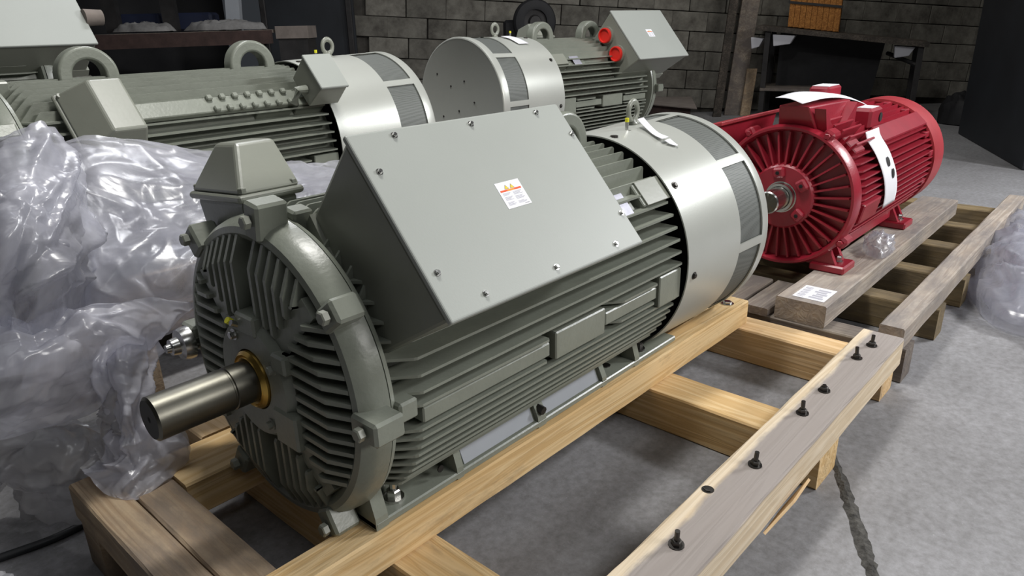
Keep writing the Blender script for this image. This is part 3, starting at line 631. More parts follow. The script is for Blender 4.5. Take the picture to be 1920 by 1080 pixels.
timber('end_block', WOODR, .43, .62, 1.30, 1.44, 0, HC, p1, 'y', seed=10, jit=.001)
timber('end_block', WOODL, .80, .93, 2.085, 2.22, HC-.02, HB-.01, p1, 'y', seed=11, jit=.001)
for bx_, by_ in ((2.832, .661), (2.679, .669), (2.346, .672), (2.149, .672), (1.773, .666), (1.326, .669)):
    st = .03 if bx_ != 2.346 else .008
    hexbolt('skid_bolt', BOLTM, p1, (bx_, by_, HB+.003), (R_.uniform(-.1, .1), R_.uniform(-.1, .1), 1), .014, .016, True, st)
hexbolt('skid_bolt', CHROME, p1, (2.90, 1.30, HB), (0, 0, 1), .020, .012, True)
hexbolt('skid_bolt', BOLTM, p1, (1.58, .715, HB+.003), (0, 0, 1), .012, .004, True)
b = MB(); b.prism([(0, 0), (.17, .03), (.33, .004), (.16, -.02)], lambda p: (1.66+p[0], .572-p[1]*.5, .150+p[1]*.6), lambda p: (1.66+p[0], .579-p[1]*.5, .154+p[1]*.6)); b.build('splinter', WOODL, p1)

def skid(label, x0, x1, yc, top, matl):
    e = empty('motor_skid', (0, 0, 0)); tag(e, label, 'pallet')
    for y in (yc-.30, yc+.30): timber('beam', matl, x0, x1, y-.06, y+.06, top*.45, top, e, seed=int(y*10))
    n = 3
    for i in range(n):
        x = x0+.15+(x1-x0-.45)*i/(n-1); timber('cross_beam', matl, x, x+.15, yc-.45, yc+.45, 0, top*.45, e, 'y', seed=i)
    return e
skid('tall timber skid under the grey motor behind the plastic film', .75, 2.6, 3.47, .512, WOODR)
skid('tall timber skid under the motor with the red plugs', 3.7, 5.9, 3.83, .567, WOODR)
skid('tall timber skid under the motor at the upper left edge', .8, 2.9, 5.35, .787, WOODK)
# red motor's pallet
p2 = empty('motor_skid', (0, 0, 0)); tag(p2, 'grimy wooden pallet under the red motor with a white shipping label on its wide plank', 'pallet')
timber('deck_plank', WOODP, 3.155, 5.72, .945, 1.178, .16, .268, p2, seed=21)
timber('deck_plank', WOODP, 3.155, 5.72, 1.575, 1.80, .16, .268, p2, seed=22)
timber('deck_plank', WOODP, 3.12, 6.15, .612, .712, .16, .262, p2, seed=23, jit=.006)
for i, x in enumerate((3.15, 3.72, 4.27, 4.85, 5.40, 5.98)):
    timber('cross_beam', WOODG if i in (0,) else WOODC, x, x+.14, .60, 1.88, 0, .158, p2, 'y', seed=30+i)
for i, (y0, y1) in enumerate(((1.20, 1.33), (1.35, 1.50))): timber('plank_offcut', WOODG, 3.13, 3.55, y0, y1, .16, .20, p2, seed=40+i)
b = MB(); b.box(3.20, 3.38, .975, 1.12, .2683, .2695); sl_ = b.build('shipping_label', WHITEP, p2)
b = MB()
for i in range(9): b.box(3.215+i*.017, 3.222+i*.017+.004*(i % 2), 1.075, 1.108, .2696, .270)
for i in range(5): b.box(3.22+.028*i, 3.24+.028*i, .99+.01*(i % 2), 1.055-.008*(i % 3), .2696, .270)
b.build('label_print', GREYTXT, sl_)

# ------------------------------------------------------------------ red motor
rm = empty('electric_motor', (3.591, 1.374, .268), -.007); tag(rm, 'red electric motor on the grimy pallet, white papers on top and side', 'motor')
h = .364; RR = .35
b = MB(); b.k = 1; b.lathe([(-.17, 0), (-.17, .05)], 32, c=(0, 0, h)); b.k = 0; b.lathe([(-.17, .05), (-.165, .056), (.05, .056)], 40, c=(0, 0, h)); b.build('shaft', [CHROME, STEEL], rm, smooth=True)
b = MB(); b.lathe([(-.03, .056), (-.035, .06), (-.035, .072), (-.01, .076), (-.01, .08), (.03, .08)], 40, c=(0, 0, h)); b.build('shaft_seal', CHROME, rm, smooth=True)
b = MB(); b.lathe([(.0, .07), (-.006, .075), (-.006, .155), (.005, .165), (.05, .17)], 56, c=(0, 0, h)); hub = b.build('bearing_cap', REDPAINT, rm, smooth=True)
for a in (35, 100, 215, 320):
    M = Matrix.Translation((0, 0, h)) @ Matrix.Rotation(math.radians(180-a), 4, 'X'); b = MB(); b.cbox(-.028, .03, .098, .152, -.03, .03, .01, M); bo = b.build('cap_boss', REDPAINT, hub)
    hexbolt('cap_bolt', BLACK, bo, M @ Vector((-.028, .126, 0)), (-1, 0, 0), .010, .006, False)
b = MB(); b.lathe([(.055, .15), (.055, .325), (.022, .333), (.006, .340), (.006, .352), (.03, .362), (.085, .362), (.085, .28)], 96, c=(0, 0, h)); es = b.build('end_shield', REDPAINT, rm, smooth=True)
NF = 34
for k in range(NF):
    a = 2*PI*(k+.5)/NF; M = Matrix.Translation((0, 0, h)) @ Matrix.Rotation(a, 4, 'X')
    b = MB(); b.prism([(.058, .155), (.0, .16), (.004, .20), (.02, .325), (.058, .335)], lambda p: M @ Vector((p[0], p[1], -.0045)), lambda p: M @ Vector((p[0], p[1], .0045))); b.build('shield_fin', REDPAINT, es)
for a in (60, 125, -32, 215):
    M = Matrix.Translation((0, 0, h)) @ Matrix.Rotation(math.radians(180-a), 4, 'X'); b = MB(); b.cbox(.02, .12, .33, .395, -.028, .028, .012, M); lg = b.build('bolt_lug', REDPAINT, es)
    hexbolt('lug_bolt', REDPAINT, lg, M @ Vector((.02, .368, 0)), (-1, 0, 0), .015, .014, False)
b = MB(); b.lathe([(.08, .26), (.08, .30), (1.50, .30), (1.50, .26)], 72, c=(0, 0, h)); b.build('motor_frame', REDPAINT, rm, smooth=True)
for k in range(15):
    o = (k-7)*.0345
    for s in (-1, 1): fin('cooling_fin', REDPAINT, rm, h, 'h', o, s, .10, 1.47, .30, .352, .011, .10)
    if abs(k-7) > 0: fin('cooling_fin', REDPAINT, rm, h, 'v', o, 1, .10, 1.47, .30, .352, .011, .08)
for s in (-1, 1):
    for az, x0_, x1_ in ((47, .62, 1.46), (47, .16, .30), (-12, .16, .42)):
        M = Matrix.Translation((0, 0, h)) @ Matrix.Rotation(math.radians(180-az if s < 0 else az), 4, 'X')
        b = MB(); b.cbox(x0_, x1_, .28, .362, -.052, .052, .006, M); b.build('side_pad', REDPAINT, rm)
for k in range(5):    # short tall fins near the drive end, upper side
    M = Matrix.Translation((0, 0, h)) @ Matrix.Rotation(math.radians(180-(44+k*7)), 4, 'X')
    b = MB(); b.cbox(.15, .42, .29, .395, -.006, .006, .003, M); b.build('short_fin', REDPAINT, rm)
b = MB(); b.lathe([(1.44, .345), (1.44, .362), (1.66, .362), (1.685, .352), (1.695, .335), (1.695, 0)], 96, c=(0, 0, h)); b.lathe([(1.445, .30), (1.445, .348)], 64, c=(0, 0, h)); b.build('fan_cowl', REDCOVER, rm, smooth=True)
for a in (10, 30, 62, 82, 104, 150, -20):
    ar = math.radians(a); b = MB(); q = Vector((1.40, -.335*math.cos(ar), h+.335*math.sin(ar))); b.cbox(1.37, 1.45, q.y-.018, q.y+.018, q.z-.018, q.z+.018, .005); b.build('cowl_lug', REDPAINT, rm)
# terminal boxes, blocks
b = MB(); b.hull8([(.06, -.12, h+.32), (.48, -.12, h+.32), (.48, .08, h+.32), (.06, .08, h+.32)], [(-.01, -.09, h+.455), (.52, -.11, h+.445), (.52, .06, h+.455), (-.01, .06, h+.455)])
tb = b.build('terminal_box', REDPAINT, rm, bevel=.008)
for tri in ([(.07, h+.33), (.17, h+.33), (.02, h+.445)], [(.30, h+.33), (.47, h+.33), (.47, h+.44)]):
    b = MB(); b.prism(tri, lambda p: (p[0], -.16, p[1]), lambda p: (p[0], -.105, p[1])); b.build('box_gusset', REDPAINT, tb)
b = MB(); b.cbox(.55, .75, .02, .13, h+.30, h+.50, .012); lb = b.build('lifting_block', REDPAINT, rm)
b = MB(); b.box(.57, .73, .03, .12, h+.5002, h+.503); b.build('masking_tape', WHITEP, lb)
b = MB(); b.cbox(.60, .80, -.20, -.09, h+.28, h+.39, .014); lb = b.build('lifting_block', REDPAINT, rm)
b = MB(); b.box(.64, .77, -.185, -.11, h+.3902, h+.393); b.build('masking_tape', WHITEP, lb)
b = MB(); b.tube([(.76, -.195, h+.335), (.76, -.205, h+.335)], .025, 14); b.build('block_hole', BLACK, lb)
b = MB(); b.hull8([(-.02, .36, h+.16), (.62, .36, h+.16), (.62, .62, h+.10), (-.02, .62, h+.10)], [(-.05, .34, h+.335), (.66, .34, h+.335), (.66, .66, h+.245), (-.05, .66, h+.245)])
sb = b.build('side_terminal_box', REDPAINT, rm, bevel=.008)
b = MB(); b.hull8([(-.08, .32, h+.34), (.69, .32, h+.34), (.69, .68, h+.24), (-.08, .68, h+.24)], [(-.08, .32, h+.36), (.69, .32, h+.36), (.69, .68, h+.26), (-.08, .68, h+.26)]); b.build('side_box_lid', REDCOVER, sb, bevel=.004)
for s in (-1, 1):
    for xa in (.03, 1.09):
        b = MB(); b.cbox(xa, xa+.17, s*.17, s*.345, .0, .042, .008)
        b.prism([(s*.30, .03), (s*.23, .17), (s*.14, .17), (s*.14, .03)], lambda p: (xa+.02, p[0], p[1]), lambda p: (xa+.05, p[0], p[1])); b.prism([(s*.30, .03), (s*.23, .17), (s*.14, .17), (s*.14, .03)], lambda p: (xa+.12, p[0], p[1]), lambda p: (xa+.15, p[0], p[1]))
        ft = b.build('foot', REDPAINT, rm, bevel=0)
        hexbolt('foot_bolt', CHROME, ft, (xa+.085, s*.285, .042), (0, 0, 1), .018, .03, True)
    b = MB(); b.cbox(.22, 1.10, s*.19, s*.25, .06, .15, .01); b.build('foot_rail', REDPAINT, rm)

# ------------------------------------------------------------------ papers
def sheet(name, matl, grid, th=.0012, parent=None, sub=4):
    vs = []; fs = []; g = cr_grid(grid, sub); nr, nc = len(g), len(g[0])
    for row in g: vs += row
    b = MB(); fs = [(i*nc+j, i*nc+j+1, (i+1)*nc+j+1, (i+1)*nc+j) for i in range(nr-1) for j in range(nc-1)]; b.add(vs, fs)
    o = b.build(name, matl, parent, smooth='all'); md = o.modifiers.new('thick', 'SOLIDIFY'); md.thickness = th*S; md.offset = 0; return o
def crp(p0, p1, p2, p3, t):
    return 0.5*((2*p1)+(p2-p0)*t+(2*p0-5*p1+4*p2-p3)*t*t+(3*p1-p0-3*p2+p3)*t**3)
def cr_line(P, n):
    P = [Vector(p) for p in P]; Q = [P[0]*2-P[1]]+P+[P[-1]*2-P[-2]]; out = []
    for i in range(len(P)-1):
        for k in range(n): out.append(crp(Q[i], Q[i+1], Q[i+2], Q[i+3], k/n))
    out.append(P[-1]); return out
def cr_grid(G, n):
    rows = [cr_line(r, n) for r in G]; cols = [cr_line([r[j] for r in rows], n) for j in range(len(rows[0]))]
    return [[cols[j][i] for j in range(len(cols))] for i in range(len(cols[0]))]
def oncyl(cx, cy, cz, r, x, a): a = math.radians(a); return (x, cy-r*math.cos(a), cz+r*math.sin(a))
# label strip on the red motor's side
G = [[oncyl(0, 1.374, .632, r, x0_, a), oncyl(0, 1.374, .632, r, x0_+.11, a), oncyl(0, 1.374, .632, r, x0_+.22, a)] for a, x0_, r in ((50, 3.955, .395), (44, 3.965, .372), (30, 3.98, .366), (12, 4.01, .366), (-4, 4.05, .369), (-16, 4.075, .375))]
tg = tag(sheet('hanging_label', WHITEP, G), 'long white label strip hanging down the side of the red motor', 'label')
b = MB()
for x, a in ((4.12, 22), (4.17, 11)):
    vs = []
    for i in range(14):
        q = 2*PI*i/14; vs.append(oncyl(0, 1.374, .632, .3705, x+.022*math.cos(q), a+4.2*math.sin(q)))
    b.add(vs, [tuple(range(14))])
b.build('label_window', DARKMETAL, tg, fix=False)['label'] = 'two dark oval spots on the label'
G = [[(3.52, 1.43, 1.128), (3.78, 1.44, 1.132), (4.06, 1.44, 1.112), (4.34, 1.43, 1.08), (4.60, 1.42, 1.03)],
     [(3.51, 1.36, 1.128), (3.78, 1.36, 1.128), (4.06, 1.36, 1.106), (4.34, 1.36, 1.07), (4.62, 1.35, 1.01)],
     [(3.53, 1.30, 1.105), (3.80, 1.29, 1.108), (4.08, 1.29, 1.085), (4.36, 1.29, 1.04), (4.63, 1.29, .975)]]
tag(sheet('paper_sheet', WHITEP, G), 'white paper sheet lying over the top of the red motor', 'paper')
def cv(x, a, lift=0): return oncyl(0, 1.589, .657, .447+lift, x, a)
tag(sheet('paper_tag', WHITEP, [[cv(2.455, 84, .03), cv(2.50, 84, .032)], [cv(2.435, 78, .014), cv(2.48, 78, .014)], [cv(2.415, 71, .006), cv(2.46, 71, .006)], [cv(2.405, 65, .012), cv(2.45, 65, .015)]]), 'folded white paper tag by the eye bolt on the foreground fan cover', 'tag')
tag(sheet('paper_tag', WHITEP, [[cv(2.41, 64, .010), cv(2.45, 64, .012)], [cv(2.425, 61.5, .005), cv(2.46, 61.5, .006)], [cv(2.45, 59, .006), cv(2.465, 59.5, .004)]]), 'small curled white paper end lying on the foreground fan cover', 'tag')
def cw(x, a, lift=0): return (x, 3.759-.445*math.cos(math.radians(a)) , .949+(.445+lift)*math.sin(math.radians(a)))
tag(sheet('paper_tag', WHITEP, [[cw(4.04, 84, .01), cw(4.13, 84, .01)], [cw(4.05, 74, .008), cw(4.15, 74, .008)], [cw(4.06, 63, .004), cw(4.17, 63, .004)]]), 'white paper tag on the fan cover of the motor with red plugs', 'tag')
b = MB(); b.lathe([(.16, .056), (.16, .085), (.02, .09), (0, .07), (0, 0)], 24, c=(0, 0, .379)); o = b.build('shaft_sleeve', WHITEP, m3, loc=(-.14, 0, 0), smooth=True); o['label'] = 'white wrapping around the shaft end'

# ------------------------------------------------------------------ plastic film
def film(name, net, matl, n, amp, seed, freq=3.0, jag=.02, clampz=.006):
    G = cr_grid(net, n); nr, nc = len(G), len(G[0]); V = [[G[i][j].copy() for j in range(nc)] for i in range(nr)]
    off = Vector((seed*3.1, seed*1.7, seed*.9)); out = []
    cr_ = random.Random(seed*13); cre = []
    for _ in range(16):
        u, v_, a_ = cr_.uniform(.05, .95), cr_.uniform(.05, .95), cr_.uniform(0, PI); l_ = cr_.uniform(.15, .5)
        cre.append((u, v_, math.cos(a_), math.sin(a_), l_, cr_.uniform(.012, .03)*cr_.choice((1, 1, -1)), cr_.uniform(.03, .07)))
    for i in range(nr):
        for j in range(nc):
            a = V[min(i+1, nr-1)][j]-V[max(i-1, 0)][j]; c_ = V[i][min(j+1, nc-1)]-V[i][max(j-1, 0)]
            nn = a.cross(c_).normalized(); p = V[i][j]
            q = p*freq+off; wq = noise.noise_vector(q*.6)*1.1; q2 = q+wq
            d = 0; am = 1; fr = 1
            for o_ in range(3):
                d += am*(1-2*abs(noise.noise(q2*fr)))**2*(1 if o_ % 2 == 0 else -1); am *= .42; fr *= 2.1
            d = d*amp; uu, vv = i/(nr-1), j/(nc-1)
            for (cu, cv_, ca, sa, cl, ch_, cw_) in cre:
                du, dv = uu-cu, vv-cv_; al_ = du*ca+dv*sa; pe = abs(-du*sa+dv*ca)
                if abs(al_) < cl and pe < cw_: d += ch_*(1-pe/cw_)*(1-(al_/cl)**2)
            e = min(i, nr-1-i, j, nc-1-j)
            if e == 0: p = p+noise.noise_vector(q*2.5)*jag
            v = p+nn*d
            if v.z < clampz: v.z = clampz+abs(noise.noise(q*5))*.01
            out.append(v)
    b = MB(); fs = [(i*nc+j, i*nc+j+1, (i+1)*nc+j+1, (i+1)*nc+j) for i in range(nr-1) for j in range(nc-1)]
    b.add(out, fs); return b.build(name, matl, smooth='all', fix=False)
NET_A = [[(0.763,3.0,1.067),(0.885,2.85,1.133),(1.083,2.8,1.116),(1.335,2.75,1.04),(1.555,2.7,0.981),(1.885,2.65,0.902)],[(0.684,2.75,1.035),(0.787,2.6,1.071),(0.929,2.55,1.036),(1.136,2.5,0.979),(1.352,2.45,0.938),(1.698,2.4,0.884)],[(0.649,2.5,0.939),(0.744,2.45,0.961),(0.867,2.4,0.943),(1.03,2.35,0.899),(1.215,2.3,0.887),(1.485,2.25,0.84)],[(0.564,2.3,0.831),(0.671,2.25,0.879),(0.803,2.2,0.872),(0.966,2.2,0.85),(1.049,2.15,0.857),(1.328,2.1,0.781)],[(0.503,2.3,0.683),(0.621,2.2,0.722),(0.757,2.15,0.743),(0.897,2.1,0.739),(0.973,2.08,0.73),(1.274,2.05,0.63)],[(0.471,2.45,0.471),(0.599,2.35,0.509),(0.731,2.25,0.564),(0.853,2.2,0.61),(0.938,2.15,0.632),(1.237,2.15,0.515)]]
NET_B = [[(0.471,2.45,1.169),(0.546,2.4,1.22),(0.621,2.35,1.264),(0.675,2.4,1.229),(0.734,2.5,1.125)],[(0.407,2.25,1.09),(0.463,2.1,1.142),(0.545,2.1,1.141),(0.644,2.2,1.096),(0.721,2.4,0.973)],[(0.358,2.15,0.978),(0.412,2.0,1.035),(0.491,2.0,1.03),(0.594,2.1,0.988),(0.704,2.35,0.935)],[(0.32,2.15,0.818),(0.39,2.05,0.879),(0.462,2.0,0.898),(0.55,2.1,0.872),(0.652,2.3,0.807)],[(0.3,2.3,0.592),(0.363,2.15,0.65),(0.44,2.1,0.667),(0.544,2.2,0.697),(0.628,2.35,0.662)]]
NET_C = [[(0.32,2.15,0.818),(0.442,2.08,0.811),(0.593,2.08,0.794),(0.769,2.1,0.751),(0.885,2.12,0.693)],[(0.27,2.0,0.75),(0.396,1.97,0.747),(0.537,2.0,0.725),(0.675,2.05,0.694),(0.802,2.1,0.672)],[(0.251,2.05,0.624),(0.373,2.05,0.6),(0.495,2.08,0.587),(0.593,2.12,0.585),(0.717,2.16,0.596)],[(0.259,2.3,0.424),(0.354,2.2,0.445),(0.472,2.2,0.425),(0.59,2.25,0.416),(0.684,2.3,0.472)]]
NET_D = [[(0.598,2.14,0.645),(0.652,2.07,0.683),(0.72,2.1,0.621)],[(0.555,2.1,0.589),(0.607,2.02,0.595),(0.678,2.07,0.55)],[(0.556,2.07,0.462),(0.58,1.99,0.481),(0.648,2.02,0.421)],[(0.524,2.06,0.358),(0.562,1.97,0.359),(0.705,1.96,0.364)],[(0.461,2.07,0.314),(0.52,1.91,0.264),(0.702,1.95,0.286)]]
NET_E = [[(0.291,2.7,0.304),(0.373,2.5,0.363),(0.485,2.4,0.331),(0.6,2.3,0.297),(0.715,2.2,0.242)],[(0.256,2.6,0.244),(0.33,2.35,0.342),(0.421,2.2,0.386),(0.52,2.15,0.321),(0.61,2.05,0.281)],[(0.226,2.55,0.164),(0.326,2.42,0.247),(0.388,2.3,0.23),(0.466,2.2,0.195),(0.563,2.1,0.179)],[(0.213,2.6,0.067),(0.362,2.55,0.13),(0.389,2.45,0.037),(0.44,2.3,0.062),(0.529,2.15,0.105)]]
fa = tag(film('plastic_film', NET_A, FILM, 24, .022, 1, 2.6), 'wide milky plastic film heaped between the two left grey motors', 'plastic sheet')
def shift(N, dx, dy, dz): return [[(p[0]+dx, p[1]+dy, p[2]+dz) for p in r] for r in N]
fa2 = film('film_layer', shift(NET_A, -.02, .05, -.03), FILM, 14, .03, 8, 2.0); fa2.parent = fa
fb = tag(film('plastic_film', NET_B, FILM, 26, .022, 2, 3.4), 'tall crumpled plastic film peak at the left edge', 'plastic sheet')
fb2 = film('film_layer', shift(NET_B, -.01, .06, -.03), FILM, 14, .03, 9, 2.4); fb2.parent = fb
fcc = tag(film('plastic_film', NET_C, FILM2, 28, .018, 3, 3.6), 'glossy plastic film fold bulging at the lower left', 'plastic sheet')
fd = tag(film('plastic_film', NET_D, FILM2, 28, .014, 4, 5.0), 'narrow plastic film strand hanging onto the skid in front of the shaft', 'plastic sheet')
fd2 = film('film_layer', shift(NET_D, .01, .04, .0), FILMG, 16, .02, 10, 4); fd2.parent = fd
fe = tag(film('plastic_film', NET_E, FILMG, 20, .035, 5, 5.0), 'dusty grey plastic film bundle on the floor at the left skid end', 'plastic sheet')

def mound(name, cx, cy, rx, ry, hz, matl, n, amp, seed, freq, rot=0, parent=None, z0=.004):
    vs = []; fs = []; rings, seg = n, n*3; off = Vector((seed, seed*2, 0))
    for i in range(rings+1):
        t = i/rings
        for j in range(seg):
            a = 2*PI*j/seg; rad = t*(1+.16*noise.noise(Vector((math.cos(a)*1.7, math.sin(a)*1.7, seed))))
            x, y = rx*rad*math.cos(a), ry*rad*math.sin(a); z = hz*max(0, 1-t**3.6)**.6
            p = Vector((x, y, z)); q = p*freq+off; q = q+noise.noise_vector(q*.7)*.9; d = 0; am = 1; fr = 1
            for o_ in range(4): d += am*((1-2*abs(noise.noise(q*fr)))**2-.3); am *= .5; fr *= 2.0
            nrm = Vector((x/rx/rx, y/ry/ry, .6/hz)).normalized(); p = p+nrm*d*amp*(1 if t < .98 else .3); p.z = max(p.z, 0.002)
            c_, s_ = math.cos(rot), math.sin(rot); vs.append((cx+p.x*c_-p.y*s_, cy+p.x*s_+p.y*c_, p.z+z0))
    for i in range(rings):
        for j in range(seg): fs.append((i*seg+j, i*seg+(j+1) % seg, (i+1)*seg+(j+1) % seg, (i+1)*seg+j))
    b = MB(); b.add(vs, fs); return b.build(name, matl, parent, smooth='all', fix=False)
g1 = tag(mound('plastic_bag', 5.0, .26, 1.05, .44, .30, FILM, 36, .05, 11, 3.0, .12), 'crumpled clear plastic bag on the floor right of the red motor', 'plastic bag')
g2 = mound('bag_layer', 5.0, .28, .9, .37, .24, FILM2, 26, .06, 12, 3.2, .12); g2.parent = g1
tag(mound('plastic_bag', 4.20, 1.03, .20, .075, .07, FILMC, 18, .03, 14, 12, .2, None, .272), 'small clear plastic bag on the wide plank by the red motor foot', 'plastic bag')
b = MB(); b.tube(cr_line([(-.3, 2.42, .014), (.0, 2.39, .014), (.245, 2.33, .014), (.405, 2.30, .014), (.52, 2.33, .014), (.7, 2.5, .014)], 8), .013, 10); tag(b.build('cable', CABLE, smooth='all'), 'black cable on the floor at the lower left corner', 'cable')
b = MB(); b.cbox(-.075, .075, -.03, .03, 0, .05, .012); b.cbox(.07, .10, -.022, .022, .006, .044, .006)
tag(b.build('cable_connector', PALEPLAST, None, (.175, 2.245, .0), (0, 0, -.9), bevel=0), 'white plastic connector on the floor at the lower left corner', 'connector')

# ------------------------------------------------------------------ background furniture
bn = empty('work_bench', (0, 0, 0)); tag(bn, 'dark steel work bench against the block wall carrying a wooden crate', 'bench')
A0 = Vector((11.066, 4.758, 0)); A1 = Vector((11.70, 2.72, 0)); ed = (A1-A0).normalized(); pd = Vector((-ed.y, ed.x, 0));
if pd.x < 0: pd = -pd
zl, zr = 1.375, 1.115; BD = 1.0
def bt(t, d, z): return A0.lerp(A1, t)+pd*d+Vector((0, 0, z))
b = MB(); b.hull8([bt(-.06, -.03, zl-.07), bt(1.03, -.03, zr-.07), bt(1.03, BD, zr-.07), bt(-.06, BD, zl-.07)], [bt(-.06, -.03, zl), bt(1.03, -.03, zr), bt(1.03, BD, zr), bt(-.06, BD, zl)]); b.build('bench_top', WOODK, bn)
for t in (0.0, .97):
    for d in (.02, BD-.08):
        z = zl+(zr-zl)*t-.07; b = MB(); b.hull8([bt(t, d, 0), bt(t+.035, d, 0), bt(t+.035, d+.08, 0), bt(t, d+.08, 0)], [bt(t, d, z), bt(t+.035, d, z), bt(t+.035, d+.08, z), bt(t, d+.08, z)]); b.build('leg', DARKMETAL, bn)
b = MB(); b.hull8([bt(0, .0, .42), bt(.45, .0, .42), bt(.45, BD, .42), bt(0, BD, .42)], [bt(0, .0, .46), bt(.45, .0, .46), bt(.45, BD, .46), bt(0, BD, .46)]); b.build('lower_shelf', WOODG, bn)
b = MB(); b.hull8([bt(.08, .62, .46), bt(.72, .62, .05), bt(.72, .66, .05), bt(.08, .66, .46)], [bt(.08, .62, 1.25), bt(.78, .62, 1.12), bt(.78, .66, 1.12), bt(.08, .66, 1.25)]); b.build('back_panel', RUBBER, bn)
b = MB(); b.tube([bt(.80, .5, .95), bt(.99, .05, .80)], .03, 6); b.build('brace', DARKMETAL, bn)
def tray(t0, t1, z, d, label):
    b = MB(); b.hull8([bt(t0+.01, d, z-.17), bt(t1-.03, d, z-.14), bt(t1-.03, d+.25, z-.14), bt(t0+.01, d+.25, z-.17)], [bt(t0, d-.02, z), bt(t1, d-.02, z-.02), bt(t1, d+.3, z-.02), bt(t0, d+.3, z)]); return tag(b.build('plastic_tray', WBRACK, bevel=.01), label, 'tray')
tray(.05, .20, 1.24, .05, 'pale tray under the left end of the steel bench'); tray(.83, .955, 1.07, .08, 'pale tray under the right end of the steel bench'); tray(-.10, -.01, 1.20, .1, 'small pale tray outside the left bench leg')
ct = empty('wooden_crate', (0, 0, 0)); tag(ct, 'orange-brown wooden crate standing on the steel bench', 'crate')
def zt(t): return zl+(zr-zl)*t
t0, t1 = .13, .47
for i in range(9):
    a0 = t0+(t1-t0)*i/9; a1 = t0+(t1-t0)*(i+1)/9-.003; z = zt(a0)+.001; b = MB(); b.hull8([bt(a0, .40, z), bt(a1, .40, z), bt(a1, .43, z), bt(a0, .43, z)], [bt(a0, .40, z+.62), bt(a1, .40, z+.62), bt(a1, .43, z+.62), bt(a0, .43, z+.62)]); b.build('slat', WOODO, ct)
b = MB(); b.hull8([bt(t0, .43, zt(t0)), bt(t1, .43, zt(t1)), bt(t1, .9, zt(t1)), bt(t0, .9, zt(t0))], [bt(t0, .43, zt(t0)+.62), bt(t1, .43, zt(t1)+.62), bt(t1, .9, zt(t1)+.62), bt(t0, .9, zt(t0)+.62)]); b.build('crate_body', WOODO, ct)
b = MB(); b.hull8([bt(t0-.01, .385, zt(t0)+.335), bt(t1+.01, .385, zt(t1)+.335), bt(t1+.01, .40, zt(t1)+.335), bt(t0-.01, .40, zt(t0)+.335)], [bt(t0-.01, .385, zt(t0)+.37), bt(t1+.01, .385, zt(t1)+.37), bt(t1+.01, .40, zt(t1)+.37), bt(t0-.01, .40, zt(t0)+.37)]); b.build('crate_strap', DARKMETAL, ct)
# leaning planks
for (p, q, wd, lab, mm) in (((10.90, 5.35, 0), (11.22, 5.30, 2.6), .13, 'narrow old plank leaning on the wall, left of the leaning planks', WOODK), ((11.24, 5.24, 0), (11.65, 5.22, 2.6), .28, 'wide old plank leaning on the block wall beside the bench', WOODG), ((11.28, 5.05, 0), (11.42, 5.06, .72), .16, 'short pale offcut standing at the foot of the leaning planks', WOODR)):
    p, q = Vector(p), Vector(q); d = (q-p); side_ = Vector((.67, -.742, 0)); nn = Vector((-.742, -.67, 0))
    b = MB(); hw = side_*wd/2; th = nn*.05
    b.hull8([p-hw, p+hw, p+hw-th, p-hw-th], [q-hw, q+hw, q+hw-th, q-hw-th]); tag(b.build('leaning_plank', mm, bevel=.006), lab, 'plank')
# wheel on a stand
st = empty('machine_stand', (0, 0, 0)); tag(st, 'dark machine stand behind the motor with red plugs', 'stand')
b = MB(); Mx = Matrix.Translation((8.55, 7.15, 0)) @ Matrix.Rotation(YAW, 4, 'Z'); b.cbox(-.25, .25, -.35, .35, 0, 1.17, .02, Mx); b.build('stand_body', DARKMETAL, st)
b = MB(); b.cbox(-.2, .1, .22, .48, 1.17, 1.52, .04, Mx); b.build('stand_head', RUBBER, st)
wh = empty('wheel', (8.36, 7.02, 1.485), YAW); tag(wh, 'dark rubber wheel standing behind the motor with red plugs', 'wheel')
b = MB(); b.lathe([(-.07, .17), (-.08, .22), (-.06, .29), (-.03, .312), (.03, .312), (.06, .29), (.08, .22), (.07, .17), (-.07, .17)], 48, M=Matrix.Rotation(.25, 4, 'Z')); b.build('tyre', RUBBER, wh, smooth=True)
b = MB(); b.lathe([(-.03, .18), (-.02, .10), (-.06, .08), (-.06, 0)], 32, M=Matrix.Rotation(.25, 4, 'Z')); b.build('wheel_hub', DARKMETAL, wh, smooth=True)
# rack at the far left
D0 = Vector((4.80, 8.11, 0)); dd = Vector((3.446-4.78, 9.608-8.133, 0)).normalized(); bk = Vector((.742, .67, 0))
def rk(s, d, z): return D0+dd*s+bk*d+Vector((0, 0, z))
rack = empty('storage_rack', (0, 0, 0)); tag(rack, 'rust-brown storage rack far left behind the motors', 'rack')
b = MB(); b.hull8([rk(0, 0, 1.31), rk(3.6, 0, 1.25), rk(3.6, .07, 1.25), rk(0, .07, 1.31)], [rk(0, 0, 1.46), rk(3.6, 0, 1.43), rk(3.6, .07, 1.43), rk(0, .07, 1.46)]); b.build('front_beam', RUST, rack)
b = MB(); b.hull8([rk(0.0, .07, 1.43), rk(3.6, .07, 1.40), rk(3.6, 1.2, 1.40), rk(0.0, 1.2, 1.43)], [rk(0.0, .07, 1.465), rk(3.6, .07, 1.435), rk(3.6, 1.2, 1.435), rk(0.0, 1.2, 1.465)]); b.build('shelf_board', WOODG, rack)
for s_, ln in ((.52, -.12), (1.30, .02), (2.02, .05), (2.9, 0)):
    b = MB(); b.hull8([rk(s_, .5, 1.46), rk(s_+.17, .5, 1.46), rk(s_+.17, .6, 1.46), rk(s_, .6, 1.46)], [rk(s_+ln, .5, 3.1), rk(s_+.17+ln, .5, 3.1), rk(s_+.17+ln, .6, 3.1), rk(s_+ln, .6, 3.1)]); b.build('upright', DARKMETAL if s_ > .6 else BLUEGREY, rack)
